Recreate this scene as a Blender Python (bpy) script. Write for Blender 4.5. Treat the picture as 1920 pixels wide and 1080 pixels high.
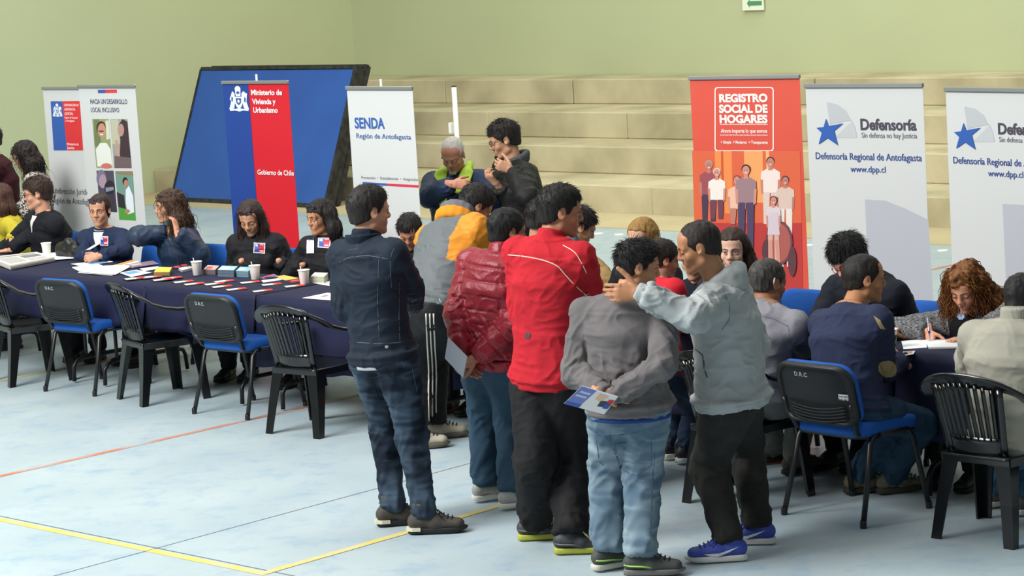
import bpy, math, random, time
import numpy as np
from mathutils import Vector
from mathutils.bvhtree import BVHTree
T0 = time.time()
for o in list(bpy.data.objects): bpy.data.objects.remove(o)
rng = np.random.default_rng(7)
random.seed(7)
SC = bpy.context.scene
COL = SC.collection
# ------------------------------------------------------------------ camera
FPX = 4803.0; CAMH = 3.0
TH = math.atan(659/4803.); RO = math.atan(.06)
cF = np.array([0, math.cos(TH), -math.sin(TH)]); _R0 = np.array([1., 0, 0]); _U0 = np.array([0, math.sin(TH), math.cos(TH)])
cR = math.cos(RO)*_R0 - math.sin(RO)*_U0; cU = math.cos(RO)*_U0 + math.sin(RO)*_R0
CC = np.array([0, 0, CAMH])
cam_d = bpy.data.cameras.new('camera'); cam = bpy.data.objects.new('camera', cam_d); COL.objects.link(cam)
from mathutils import Matrix
cam.matrix_world = Matrix(((cR[0], cU[0], -cF[0], 0), (cR[1], cU[1], -cF[1], 0), (cR[2], cU[2], -cF[2], CAMH), (0, 0, 0, 1)))
cam_d.sensor_width = 36; cam_d.lens = 36*FPX/1920; cam_d.clip_end = 200; cam_d.clip_start = .1
SC.camera = cam
# ------------------------------------------------------------------ light
w = bpy.data.worlds.new('world'); SC.world = w; w.use_nodes = True
w.node_tree.nodes['Background'].inputs[0].default_value = (.86, .95, 1.0, 1)
w.node_tree.nodes['Background'].inputs[1].default_value = 0.27
def area(name, loc, target, sx, sy, power, col=(1, 1, 1)):
    l = bpy.data.lights.new(name, 'AREA'); l.shape = 'RECTANGLE'; l.size = sx; l.size_y = sy; l.energy = power; l.color = col
    o = bpy.data.objects.new(name, l); COL.objects.link(o); o.location = loc
    o.rotation_euler = (Vector(target)-Vector(loc)).to_track_quat('-Z', 'Y').to_euler(); return o
area('skylight_front', (-8.5, 10, 8.5), (-3.8, 13.5, 0), 7, 5, 2400, (1, 1, .98))
area('skylight_middle', (1, 15, 9), (0.5, 15.5, 0), 12, 4, 430, (1, .99, .95))
area('skylight_back', (0, 24, 9), (-2, 28, 0), 16, 5, 1100, (1, .99, .93))
SC.view_settings.view_transform = 'Standard'; SC.view_settings.look = 'None'
SC.view_settings.gamma = 1; SC.view_settings.exposure = 0.0; SC.view_settings.use_curve_mapping = False
# ------------------------------------------------------------------ room coordinates: u along the tables, v towards the back wall
UV = np.array([.706, -.708, 0]); VV = np.array([.708, .706, 0]); ZZ = np.array([0, 0, 1.]); UV = UV/np.linalg.norm(UV); VV = VV/np.linalg.norm(VV)
def W(u, v, z=0.): return UV*u + VV*v + ZZ*z
def uv(p): return float(np.dot(p, UV)), float(np.dot(p, VV))
def ray(x, y): return cF + (x-960)/FPX*cR - (y-540)/FPX*cU
def G(x, y, z=0.):
    d = ray(x, y); return CC + d*((z-CAMH)/d[2])
def Q(x, y, Y):
    d = ray(x, y); return CC + d*(Y/d[1])
def onv(x, y, v):
    d = ray(x, y); return CC + d*((v - CC@VV)/(d@VV))
def proj(p):
    q = np.asarray(p)-CC; return 960+FPX*(q@cR)/(q@cF), 540-FPX*(q@cU)/(q@cF)
def nrm(a): a = np.asarray(a, float); return a/(np.linalg.norm(a)+1e-12)
def lin(h):
    if not isinstance(h, str): return tuple(h)
    c = [int(h[i:i+2], 16)/255 for i in (0, 2, 4)]
    return tuple((x/12.92 if x <= .04045 else ((x+.055)/1.055)**2.4) for x in c)
# ------------------------------------------------------------------ materials
MATS = {}
def mat(name, col, rough=.7, metal=0, spec=.5, col2=None, nscale=8, nmix=.5, bump=0, bscale=60, sheen=0, attr=False, stretch=None, bdist=.01, alpha=None, ndetail=5, contrast=.25, coat=0):
    if name in MATS: return MATS[name]
    m = bpy.data.materials.new(name); m.use_nodes = True; nt = m.node_tree; N = nt.nodes; L = nt.links
    b = N['Principled BSDF']; b.inputs['Roughness'].default_value = rough; b.inputs['Metallic'].default_value = metal
    b.inputs['Specular IOR Level'].default_value = spec
    if sheen: b.inputs['Sheen Weight'].default_value = sheen; b.inputs['Sheen Roughness'].default_value = .5
    if coat: b.inputs['Coat Weight'].default_value = coat; b.inputs['Coat Roughness'].default_value = .2
    tc = N.new('ShaderNodeTexCoord'); mp = N.new('ShaderNodeMapping'); L.new(tc.outputs['Object'], mp.inputs[0])
    if stretch: mp.inputs['Scale'].default_value = stretch
    c = lin(col)
    if attr:
        a = N.new('ShaderNodeAttribute'); a.attribute_name = 'Col'; src = a.outputs['Color']
    else:
        r = N.new('ShaderNodeRGB'); r.outputs[0].default_value = (*c, 1); src = r.outputs[0]
    if col2 is not None:
        n = N.new('ShaderNodeTexNoise'); n.inputs['Scale'].default_value = nscale; n.inputs['Detail'].default_value = ndetail; L.new(mp.outputs[0], n.inputs[0])
        mr = N.new('ShaderNodeMapRange'); mr.inputs[1].default_value = .5-contrast; mr.inputs[2].default_value = .5+contrast; mr.inputs[3].default_value = 0; mr.inputs[4].default_value = nmix
        L.new(n.outputs[0], mr.inputs[0]); mx = N.new('ShaderNodeMix'); mx.data_type = 'RGBA'; L.new(mr.outputs[0], mx.inputs[0])
        L.new(src, mx.inputs[6]); mx.inputs[7].default_value = (*lin(col2), 1); src = mx.outputs[2]
    L.new(src, b.inputs['Base Color'])
    if bump:
        n2 = N.new('ShaderNodeTexNoise'); n2.inputs['Scale'].default_value = bscale; n2.inputs['Detail'].default_value = 4; L.new(mp.outputs[0], n2.inputs[0])
        bp = N.new('ShaderNodeBump'); bp.inputs['Strength'].default_value = bump; bp.inputs['Distance'].default_value = bdist
        L.new(n2.outputs[0], bp.inputs['Height']); L.new(bp.outputs[0], b.inputs['Normal'])
    m.diffuse_color = (*c, 1); MATS[name] = m; return m
def fab(name, col, col2=None, **k):
    d = dict(rough=.85, spec=.25, sheen=.0, bump=.35, bscale=90, col2=col2 or col, nscale=14, nmix=.6, bdist=.004); d.update(k); return mat(name, col, **d)
# ------------------------------------------------------------------ object helpers
def tag(o, label=None, cat=None, group=None, kind=None):
    if label: o['label'] = label
    if cat: o['category'] = cat
    if group: o['group'] = group
    if kind: o['kind'] = kind
    return o
def empty(name, loc, label=None, cat=None, group=None, rz=0):
    o = bpy.data.objects.new(name, None); COL.objects.link(o); o.location = tuple(loc); o.rotation_euler = (0, 0, rz); o.empty_display_size = .1
    return tag(o, label, cat, group)
def mobj(name, V, Fc, m, parent=None, smooth=True, mids=None, cols=None):
    me = bpy.data.meshes.new(name); V = np.asarray(V, np.float32)
    if isinstance(Fc, np.ndarray):
        n = len(Fc); kk = Fc.shape[1]; me.vertices.add(len(V)); me.vertices.foreach_set('co', V.ravel())
        me.loops.add(n*kk); me.loops.foreach_set('vertex_index', Fc.astype(np.int32).ravel()); me.polygons.add(n)
        me.polygons.foreach_set('loop_start', np.arange(0, n*kk, kk, dtype=np.int32)); me.polygons.foreach_set('loop_total', np.full(n, kk, np.int32)); me.update(calc_edges=True)
    else:
        me.from_pydata([tuple(map(float, v)) for v in V], [], [tuple(int(i) for i in f) for f in Fc])
    for mm in (m if isinstance(m, (list, tuple)) else [m]): me.materials.append(mm)
    if mids is not None: me.polygons.foreach_set('material_index', np.asarray(mids, np.int32))
    if cols is not None:
        a = me.color_attributes.new('Col', 'FLOAT_COLOR', 'POINT'); c4 = np.ones((len(V), 4), np.float32); c4[:, :3] = cols; a.data.foreach_set('color', c4.ravel())
    if smooth: me.polygons.foreach_set('use_smooth', np.ones(len(me.polygons), bool))
    me.update()
    o = bpy.data.objects.new(name, me); COL.objects.link(o)
    if parent is not None:
        pl = parent; mw = _world(pl)
        o.parent = parent; o.matrix_parent_inverse = mw.inverted()
    return o
def _world(o):
    m = Matrix.LocRotScale(o.location, o.rotation_euler, o.scale)
    if o.parent: return _world(o.parent) @ o.matrix_parent_inverse @ m
    return m
class MB:
    """mesh builder: several shapes -> one mesh (with a material index and colour per shape)"""
    def __init__(s): s.V = []; s.F = []; s.M = []; s.C = []; s.n = 0
    def add(s, V, F, mi=0, col=None):
        V = np.asarray(V, float).reshape(-1, 3); s.V.append(V)
        for f in F: s.F.append(tuple(int(i)+s.n for i in f)); s.M.append(mi)
        s.C.append(np.tile(col if col is not None else (1, 1, 1), (len(V), 1))); s.n += len(V); return s
    def box(s, c, sz, ax=None, mi=0, col=None, bev=0):
        c = np.asarray(c, float); X, Y, Z = ax if ax is not None else (np.array([1, 0, 0]), np.array([0, 1, 0]), np.array([0, 0, 1]))
        h = np.asarray(sz, float)/2
        if bev <= 0:
            P = [c + X*h[0]*a + Y*h[1]*b + Z*h[2]*d for a in (-1, 1) for b in (-1, 1) for d in (-1, 1)]
            return s.add(P, [(0, 1, 3, 2), (4, 6, 7, 5), (0, 4, 5, 1), (2, 3, 7, 6), (0, 2, 6, 4), (1, 5, 7, 3)], mi, col)
        bev = min(bev, h.min()*.9); pts = []; idx = {}
        for a in (-1, 1):
            for b in (-1, 1):
                for d in (-1, 1):
                    for k in range(3):
                        q = h.copy(); q -= bev; q[k] += bev; idx[(a, b, d, k)] = len(pts); pts.append(c + X*q[0]*a + Y*q[1]*b + Z*q[2]*d)
        F = []
        cyc = [(-1, -1), (1, -1), (1, 1), (-1, 1)]
        for k in range(3):
            for sg in (-1, 1):
                f = []
                for (p, q) in cyc:
                    t = [0, 0, 0]; t[k] = sg; t[(k+1) % 3] = p; t[(k+2) % 3] = q; f.append(idx[(*t, k)])
                F.append(f if sg > 0 else f[::-1])
        for k in range(3):
            i, j = (k+1) % 3, (k+2) % 3
            for p in (-1, 1):
                for q in (-1, 1):
                    t0 = [0, 0, 0]; t1 = [0, 0, 0]; t0[k] = -1; t1[k] = 1
                    for t in (t0, t1): t[i] = p; t[j] = q
                    f = [idx[(*t0, i)], idx[(*t1, i)], idx[(*t1, j)], idx[(*t0, j)]]
                    F.append(f if p*q < 0 else f[::-1])
        for a in (-1, 1):
            for b in (-1, 1):
                for d in (-1, 1):
                    f = [idx[(a, b, d, 0)], idx[(a, b, d, 1)], idx[(a, b, d, 2)]]; F.append(f if a*b*d > 0 else f[::-1])
        return s.add(pts, F, mi, col)
    def tube(s, pts, r, n=8, mi=0, col=None, flat=1., closed=False, up=None):
        pts = np.asarray(pts, float); m = len(pts); r = np.broadcast_to(r, (m,)); V = []
        u0 = np.array([0, 0, 1.]) if up is None else np.asarray(up, float)
        for i in range(m):
            t = nrm(pts[min(i+1, m-1)]-pts[max(i-1, 0)]) if not closed else nrm(pts[(i+1) % m]-pts[i-1])
            a = np.cross(t, u0)
            if np.linalg.norm(a) < .05: a = np.cross(t, np.array([.3, 1, 0]))
            a = nrm(a); b = np.cross(a, t)
            for k in range(n):
                an = 2*math.pi*k/n; V.append(pts[i] + r[i]*(a*math.cos(an) + b*flat*math.sin(an)))
        F = []
        for i in range(m if closed else m-1):
            for k in range(n): F.append((i*n+k, i*n+(k+1) % n, ((i+1) % m)*n+(k+1) % n, ((i+1) % m)*n+k))
        if not closed: F += [tuple(range(n))[::-1], tuple(range((m-1)*n, m*n))]
        return s.add(V, F, mi, col)
    def lathe(s, prof, c, n=16, mi=0, col=None, ax=None):
        c = np.asarray(c, float); X, Y, Z = ax if ax is not None else np.eye(3); V = []
        for (r, z) in prof:
            for k in range(n): an = 2*math.pi*k/n; V.append(c + X*r*math.cos(an) + Y*r*math.sin(an) + Z*z)
        m = len(prof); F = [(i*n+k, i*n+(k+1) % n, (i+1)*n+(k+1) % n, (i+1)*n+k) for i in range(m-1) for k in range(n)]
        F += [tuple(range(n))[::-1], tuple(range((m-1)*n, m*n))]
        return s.add(V, F, mi, col)
    def loft(s, rings, mi=0, col=None, cap=True):
        m = len(rings); n = len(rings[0]); F = [(i*n+k, i*n+(k+1) % n, (i+1)*n+(k+1) % n, (i+1)*n+k) for i in range(m-1) for k in range(n)]
        if cap: F += [tuple(range(n))[::-1], tuple(range((m-1)*n, m*n))]
        return s.add(np.concatenate(rings), F, mi, col)
    def prism(s, poly, o, X, Y, Z, th, mi=0, col=None):
        """poly in the X,Y plane, thickness th along Z"""
        n = len(poly); A = [o + X*p[0] + Y*p[1] for p in poly]; B = [a + Z*th for a in A]
        F = [tuple(range(n))[::-1], tuple(range(n, 2*n))] + [(k, (k+1) % n, n+(k+1) % n, n+k) for k in range(n)]
        return s.add(A+B, F, mi, col)
    def build(s, name, m, parent=None, smooth=False, vc=False):
        return mobj(name, np.concatenate(s.V), s.F, m, parent, smooth, s.M, np.concatenate(s.C) if vc else None)
def smooth_by_angle(o, deg=40):
    me = o.data; me.polygons.foreach_set('use_smooth', np.ones(len(me.polygons), bool))
    try: me.set_sharp_from_angle(angle=math.radians(deg))
    except Exception: pass
    return o
def copy_tree(o, parent=None):
    c = o.copy(); COL.objects.link(c); c.parent = parent
    if parent is not None: c.matrix_parent_inverse = o.matrix_parent_inverse.copy()
    for ch in list(o.children): copy_tree(ch, c)
    return c
# ------------------------------------------------------------------ noise
def _h(ix, iy, iz):
    n = (ix*73856093 ^ iy*19349663 ^ iz*83492791) & 0xffffffff
    n = (n ^ (n >> 13))*1274126177 & 0xffffffff
    return ((n ^ (n >> 16)) & 0xffff)/65535.
def noise(P):
    P = np.asarray(P, float); I = np.floor(P).astype(np.int64); f = P-I; f = f*f*(3-2*f); r = 0
    for dx in (0, 1):
        for dy in (0, 1):
            for dz in (0, 1):
                wt = (f[:, 0] if dx else 1-f[:, 0])*(f[:, 1] if dy else 1-f[:, 1])*(f[:, 2] if dz else 1-f[:, 2])
                r = r + wt*_h(I[:, 0]+dx, I[:, 1]+dy, I[:, 2]+dz)
    return r
def ridged(P): return 1-np.abs(2*noise(P)-1)
# ------------------------------------------------------------------ implicit surfaces
class SDF:
    def __init__(s): s.ops = []
    def seg(s, a, b, ra, rb=None, side=None, k=.02, cap=None, sub=False):
        """tapered elliptic capsule; ra, rb = (side radius, front radius); cap = end length"""
        a = np.asarray(a, float); b = np.asarray(b, float); rb = ra if rb is None else rb
        ra = (ra, ra) if np.isscalar(ra) else ra; rb = (rb, rb) if np.isscalar(rb) else rb
        s.ops.append((a, b, ra, rb, side, k, cap, sub)); return s
    def ell(s, c, r, ax, k=.01, sub=False):
        """ellipsoid with radii r on the axes ax (3 rows)"""
        s.ops.append((np.asarray(c, float), None, r, ax, None, k, None, sub)); return s
    def cut(s, f): s.ops.append(f); return s
    def mesh(s, h, pad=.02):
        lo = np.full(3, 1e9); hi = -lo
        for o in s.ops:
            if callable(o) or o[-1]: continue
            if o[1] is None: m = max(o[2]); lo = np.minimum(lo, o[0]-m); hi = np.maximum(hi, o[0]+m)
            else:
                ma = max(o[2]); mb = max(o[3]); lo = np.minimum(lo, np.minimum(o[0]-ma, o[1]-mb)); hi = np.maximum(hi, np.maximum(o[0]+ma, o[1]+mb))
        lo -= pad; hi += pad; n = np.ceil((hi-lo)/h).astype(int)+1
        F = np.full(n, 9., np.float32); ax = [(lo[i]+h*np.arange(n[i])).astype(np.float32) for i in range(3)]
        for o in s.ops:
            if callable(o):
                P = np.stack(np.meshgrid(*ax, indexing='ij'), -1).reshape(-1, 3); sel = F.ravel() < .08
                Fr = F.ravel(); Fr[sel] = np.maximum(Fr[sel], o(P[sel])); F = Fr.reshape(n); continue
            a, b, ra, rb, side, k, cap, sub = o; mg = k+2.5*h
            if b is None: m = max(ra); l2 = a-m-mg; h2 = a+m+mg
            else: l2 = np.minimum(a-max(ra), b-max(rb))-mg; h2 = np.maximum(a+max(ra), b+max(rb))+mg
            i0 = np.clip(np.floor((l2-lo)/h).astype(int), 0, n); i1 = np.clip(np.ceil((h2-lo)/h).astype(int)+1, 0, n)
            if np.any(i1 <= i0): continue
            X = ax[0][i0[0]:i1[0]][:, None, None]; Y = ax[1][i0[1]:i1[1]][None, :, None]; Z = ax[2][i0[2]:i1[2]][None, None, :]
            X = X-a[0]; Y = Y-a[1]; Z = Z-a[2]
            if b is None:
                E = rb; u = (X*E[0][0]+Y*E[0][1]+Z*E[0][2]); v = (X*E[1][0]+Y*E[1][1]+Z*E[1][2]); w_ = (X*E[2][0]+Y*E[2][1]+Z*E[2][2]); r0, r1, r2 = ra
            else:
                d = b-a; Ln = max(np.linalg.norm(d), 1e-6); t = d/Ln
                if side is None: sd = nrm(np.cross(t, [0.3, .2, 1.])) if abs(t[2]) < .9 else nrm(np.cross(t, [0, 1., .1]))
                else: sd = nrm(np.asarray(side)-np.dot(side, t)*t)
                fr = np.cross(sd, t); s_ = X*t[0]+Y*t[1]+Z*t[2]; hh = np.clip(s_, 0, Ln); w_ = s_-hh; q = hh/Ln
                u = X*sd[0]+Y*sd[1]+Z*sd[2]; v = X*fr[0]+Y*fr[1]+Z*fr[2]
                r0 = ra[0]+(rb[0]-ra[0])*q; r1 = ra[1]+(rb[1]-ra[1])*q; r2 = (r0+r1)*.5 if cap is None else cap
            k0 = np.sqrt((u/r0)**2+(v/r1)**2+(w_/r2)**2); k1 = np.sqrt((u/(r0*r0))**2+(v/(r1*r1))**2+(w_/(r2*r2))**2)+1e-9
            D = k0*(k0-1)/k1; sl = tuple(slice(i0[i], i1[i]) for i in range(3)); A = F[sl]
            if sub:
                D = -D; hv = np.clip(.5-.5*(D-A)/k, 0, 1); F[sl] = D*(1-hv)+A*hv + k*hv*(1-hv)
            else:
                hv = np.clip(.5+.5*(D-A)/k, 0, 1); F[sl] = D*(1-hv)+A*hv - k*hv*(1-hv)
        return snets(F, lo, h)
def snets(F, lo, h):
    F = np.clip(F, -9, 9); ins = F < 0; n = F.shape
    c = ins[:-1, :-1, :-1].astype(np.int8)
    c = c+ins[1:, :-1, :-1]+ins[:-1, 1:, :-1]+ins[:-1, :-1, 1:]+ins[1:, 1:, :-1]+ins[1:, :-1, 1:]+ins[:-1, 1:, 1:]+ins[1:, 1:, 1:]
    I = np.argwhere((c > 0) & (c < 8)); idm = np.full(c.shape, -1, np.int32); idm[I[:, 0], I[:, 1], I[:, 2]] = np.arange(len(I))
    S = np.zeros((len(I), 3)); K = np.zeros(len(I)); cn = [(0, 0, 0), (1, 0, 0), (0, 1, 0), (1, 1, 0), (0, 0, 1), (1, 0, 1), (0, 1, 1), (1, 1, 1)]
    vals = [F[I[:, 0]+a, I[:, 1]+b, I[:, 2]+d] for a, b, d in cn]
    for i in range(8):
        for j in (1, 2, 4):
            if i & j: continue
            a = vals[i]; b = vals[i | j]; m = (a < 0) != (b < 0); t = np.where(m, a/(a-b+1e-12), 0)
            p = np.array(cn[i], float)+t[:, None]*(np.array(cn[i | j])-np.array(cn[i])); S += p*m[:, None]; K += m
    V = (I+S/np.maximum(K, 1)[:, None])*h+lo; Q_ = []
    for axx in range(3):
        o1, o2 = [(1, 2), (2, 0), (0, 1)][axx]; sl0 = [slice(None)]*3; sl1 = [slice(None)]*3; sl0[axx] = slice(0, -1); sl1[axx] = slice(1, None)
        a = ins[tuple(sl0)]; b = ins[tuple(sl1)]; E = np.argwhere(a != b); E = E[(E[:, o1] > 0) & (E[:, o2] > 0) & (E[:, o1] < n[o1]-1) & (E[:, o2] < n[o2]-1)]
        if not len(E): continue
        def g(d1, d2):
            e = E.copy(); e[:, o1] -= d1; e[:, o2] -= d2; return idm[e[:, 0], e[:, 1], e[:, 2]]
        q = np.stack([g(1, 1), g(0, 1), g(0, 0), g(1, 0)], 1); fl = ~a[E[:, 0], E[:, 1], E[:, 2]]; q[fl] = q[fl][:, ::-1]; Q_.append(q)
    return V, np.concatenate(Q_) if Q_ else np.zeros((0, 4), int)
def vnormals(V, Fq):
    a = V[Fq[:, 2]]-V[Fq[:, 0]]; b = V[Fq[:, 3]]-V[Fq[:, 1]]; n = np.cross(a, b); N = np.zeros_like(V)
    for i in range(4): np.add.at(N, Fq[:, i], n)
    return N/(np.linalg.norm(N, axis=1)[:, None]+1e-12)
def joinm(L):
    V = []; F = []; M = []; n = 0
    for v, f, m in L:
        if len(v) == 0: continue
        V.append(v); F.append(f+n); M.append(np.full(len(f), m)); n += len(v)
    return np.concatenate(V), np.concatenate(F), np.concatenate(M)
def bvh(o):
    me = o.data; n = len(me.vertices); co = np.empty(n*3, np.float32); me.vertices.foreach_get('co', co); M = np.array(_world(o)); co = co.reshape(-1, 3)@M[:3, :3].T+M[:3, 3]
    return BVHTree.FromPolygons([Vector(c) for c in co], [tuple(p.vertices) for p in me.polygons])
def hit(B, x, y):
    d = ray(x, y); r = B.ray_cast(Vector(CC), Vector(d).normalized())
    return (None, None) if r[0] is None else (np.array(r[0]), np.array(r[1])*(-1 if np.dot(r[1], d) > 0 else 1))
def dens(P, n):
    """resample a pixel polyline"""
    P = np.asarray(P, float); s = np.r_[0, np.cumsum(np.linalg.norm(np.diff(P, axis=0), axis=1))]; t = np.linspace(0, s[-1], n)
    return np.stack([np.interp(t, s, P[:, i]) for i in range(P.shape[1])], 1)
def seam(B, pts, r, m, parent, name='seam', n=None, flat=.5, off=0):
    """thin cord lying on a garment along a line seen in the photograph"""
    pts = np.asarray(pts, float); L = np.abs(np.diff(pts, axis=0)).sum(); q = dens(pts, n or max(6, int(L/5))); out = []
    for x, y in q:
        p, nn = hit(B, x, y)
        if p is not None: out.append(p+nn*off)
    if len(out) < 2: return None
    out = np.array(out)
    if len(out) > 4:
        for _ in range(2): out[1:-1] = (out[:-2]+2*out[1:-1]+out[2:])/4
    mb = MB().tube(out, r, 5); return mb.build(name, m, parent, True)
def patch(B, quad, m, parent, name='patch', nu=8, nv=8, off=.003, cols=None, mask=None, solid=.0015):
    """thin panel lying on a surface inside four corners (tl, tr, br, bl) seen in the photograph"""
    tl, tr, br, bl = [np.array(q, float) for q in quad]; P = np.zeros((nv+1, nu+1, 3)); ok = np.zeros((nv+1, nu+1), bool); NN = np.zeros((nv+1, nu+1, 3))
    for j in range(nv+1):
        for i in range(nu+1):
            a, b = i/nu, j/nv; c = (tl*(1-a)+tr*a)*(1-b)+(bl*(1-a)+br*a)*b; p, n = hit(B, *c)
            if p is not None: P[j, i] = p; NN[j, i] = n; ok[j, i] = True
    if not ok.any(): return None
    md = np.median(np.linalg.norm(P[ok]-CC, axis=1)); ok &= np.abs(np.linalg.norm(P-CC, axis=2)-md) < .25
    P = P+NN*off; V = P.reshape(-1, 3); F = []
    for j in range(nv):
        for i in range(nu):
            if ok[j:j+2, i:i+2].all() and (mask is None or mask((i+.5)/nu, (j+.5)/nv)): F.append((j*(nu+1)+i, (j+1)*(nu+1)+i, (j+1)*(nu+1)+i+1, j*(nu+1)+i+1))
    if not F: return None
    cc = None
    if cols is not None: cc = np.array([cols(i/nu, j/nv) for j in range(nv+1) for i in range(nu+1)])
    us_ = sorted({i for f in F for i in f}); rm = {a: b for b, a in enumerate(us_)}; V = V[us_]; F = [tuple(rm[i] for i in f) for f in F]; cc = cc[us_] if cc is not None else None
    return mobj(name, V, F, m, parent, True, None, cc)
# ================================================================== people
SKIN = {}
def skin(c):
    if c not in SKIN: SKIN[c] = mat('skin_'+c, tuple(min(1, x*f) for x, f in zip(lin(c), (1.22, 1.3, 1.32))), rough=.5, spec=.4, col2=tuple(x*.95 for x in lin(c)), nscale=30, nmix=.35, bump=.08, bscale=120, bdist=.002)
    return SKIN[c]
M_EYE = mat('eye_white', 'd9d6d0', .25); M_IRIS = mat('iris', '1d110b', .15); M_LIP = mat('lip', '9c5850', .45)
def rot_frame(yaw, pitch=0, roll=0):
    y = math.radians(yaw); p = math.radians(pitch); r = math.radians(roll)
    f = np.array([math.sin(y)*math.cos(p), math.cos(y)*math.cos(p), -math.sin(p)])
    rt = np.array([math.cos(y), -math.sin(y), 0]); up = np.cross(rt, f)
    R2 = rt*math.cos(r)-up*math.sin(r); U2 = up*math.cos(r)+rt*math.sin(r)
    return np.array([R2, f, U2])                 # rows: right, forward, up
def ik(A, B, L1, L2, hint=None, pref=None):
    A = np.asarray(A, float); B = np.asarray(B, float); d = B-A; D = np.linalg.norm(d); t = d/D
    if D >= (L1+L2)*.995:
        k = D/(L1+L2)/.995; L1 *= k; L2 *= k
    x = (L1*L1-L2*L2+D*D)/(2*D); r = math.sqrt(max(L1*L1-x*x, 1e-8)); c = A+t*x
    a = nrm(np.cross(t, [.21, .4, .87])); b = np.cross(t, a); best = None
    for i in range(72):
        an = 2*math.pi*i/72; p = c+r*(a*math.cos(an)+b*math.sin(an)); s = 0
        if hint is not None: q = proj(p); s += math.hypot(q[0]-hint[0], q[1]-hint[1])/40
        if pref is not None: s -= float(np.dot(p-c, nrm(pref)))/max(r, .02)*.8*(1 if hint is None else .4)
        if best is None or s < best[0]: best = (s, p)
    return best[1]
def head_sdf(C, E, s=1., female=False, jaw=1., neck=None, nr=.056, lids=False):
    def P(x, y, z): return C+(E[0]*x+E[1]*y+E[2]*z)*s
    S = SDF(); fw = .92 if female else 1.
    if neck is not None:
        S.seg(neck, P(0, -.022, -.06), (nr*s*1.06, nr*s*1.02), (nr*s*.96, nr*s), side=E[0], k=.02)
        S.seg(neck, P(0, -.005, -.085), nr*s*.9, nr*s*.7, side=E[0], k=.02)
    S.ell(P(0, -.014, .032), (.0765*s, .098*s, .086*s), E, .02)
    S.ell(P(0, .02, -.03), (.061*s*fw, .066*s, .077*s), E, .025)
    for q in (-1, 1):
        S.seg(P(q*.052*fw, .0, -.068), P(q*.014, .062, -.101*jaw), .016*s*(.85 if female else 1), .015*s, k=.024)
        S.ell(P(q*.04*fw, .058, -.03), (.022*s, .02*s, .02*s), E, .025)
        S.seg(P(q*.012, .088, .017), P(q*.046, .07, .016), (.0075 if female else .0115)*s, (.006 if female else .009)*s, k=.016)
    S.ell(P(0, .05, .05), (.056*s, .036*s, .04*s), E, .03)
    S.ell(P(0, .074, -.101*jaw), (.017*s, .014*s, .014*s), E, .02)
    S.ell(P(0, .074, -.062), (.03*s, .017*s, .021*s), E, .02)
    for q in (-1, 1): S.ell(P(q*.031, .1025, -.001), (.0185*s, .017*s, .0125*s), E, .012, sub=True)
    S.seg(P(0, .087, .012), P(0, .101, -.022), (.008*s, .009*s), (.0115*s, .011*s), side=E[0], k=.012)
    S.ell(P(0, .103, -.029), (.0125*s, .011*s, .0105*s), E, .008)
    for q in (-1, 1): S.ell(P(q*.0125, .094, -.033), (.0085*s, .011*s, .0085*s), E, .007)
    for q in (-1, 1):
        S.ell(P(q*.0755, -.006, -.002), (.0095*s, .0205*s, .032*s), E, .006)
        S.ell(P(q*.0815, .002, -.018), (.009*s, .011*s, .014*s), E, .006)
        S.ell(P(q*.088, .004, .002), (.008*s, .01*s, .017*s), E, .004, sub=True)
        if lids:
            S.ell(P(q*.031, .0785, .001), (.0155*s, .0125*s, .011*s), E, .004)
    V, F = S.mesh(.0042*s, .012); return V, F, P
def uvs(c, r, n=10, ax=np.eye(3)):
    V = []; F = []; R = (r, r, r) if np.isscalar(r) else r
    for i in range(n+1):
        for j in range(n): a = math.pi*i/n; b = 2*math.pi*j/n; V.append(c+ax[0]*R[0]*math.sin(a)*math.cos(b)+ax[1]*R[1]*math.sin(a)*math.sin(b)+ax[2]*R[2]*math.cos(a))
    for i in range(n):
        for j in range(n): F.append((i*n+j, (i+1)*n+j, (i+1)*n+(j+1) % n, i*n+(j+1) % n))
    return np.array(V), np.array(F)
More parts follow.
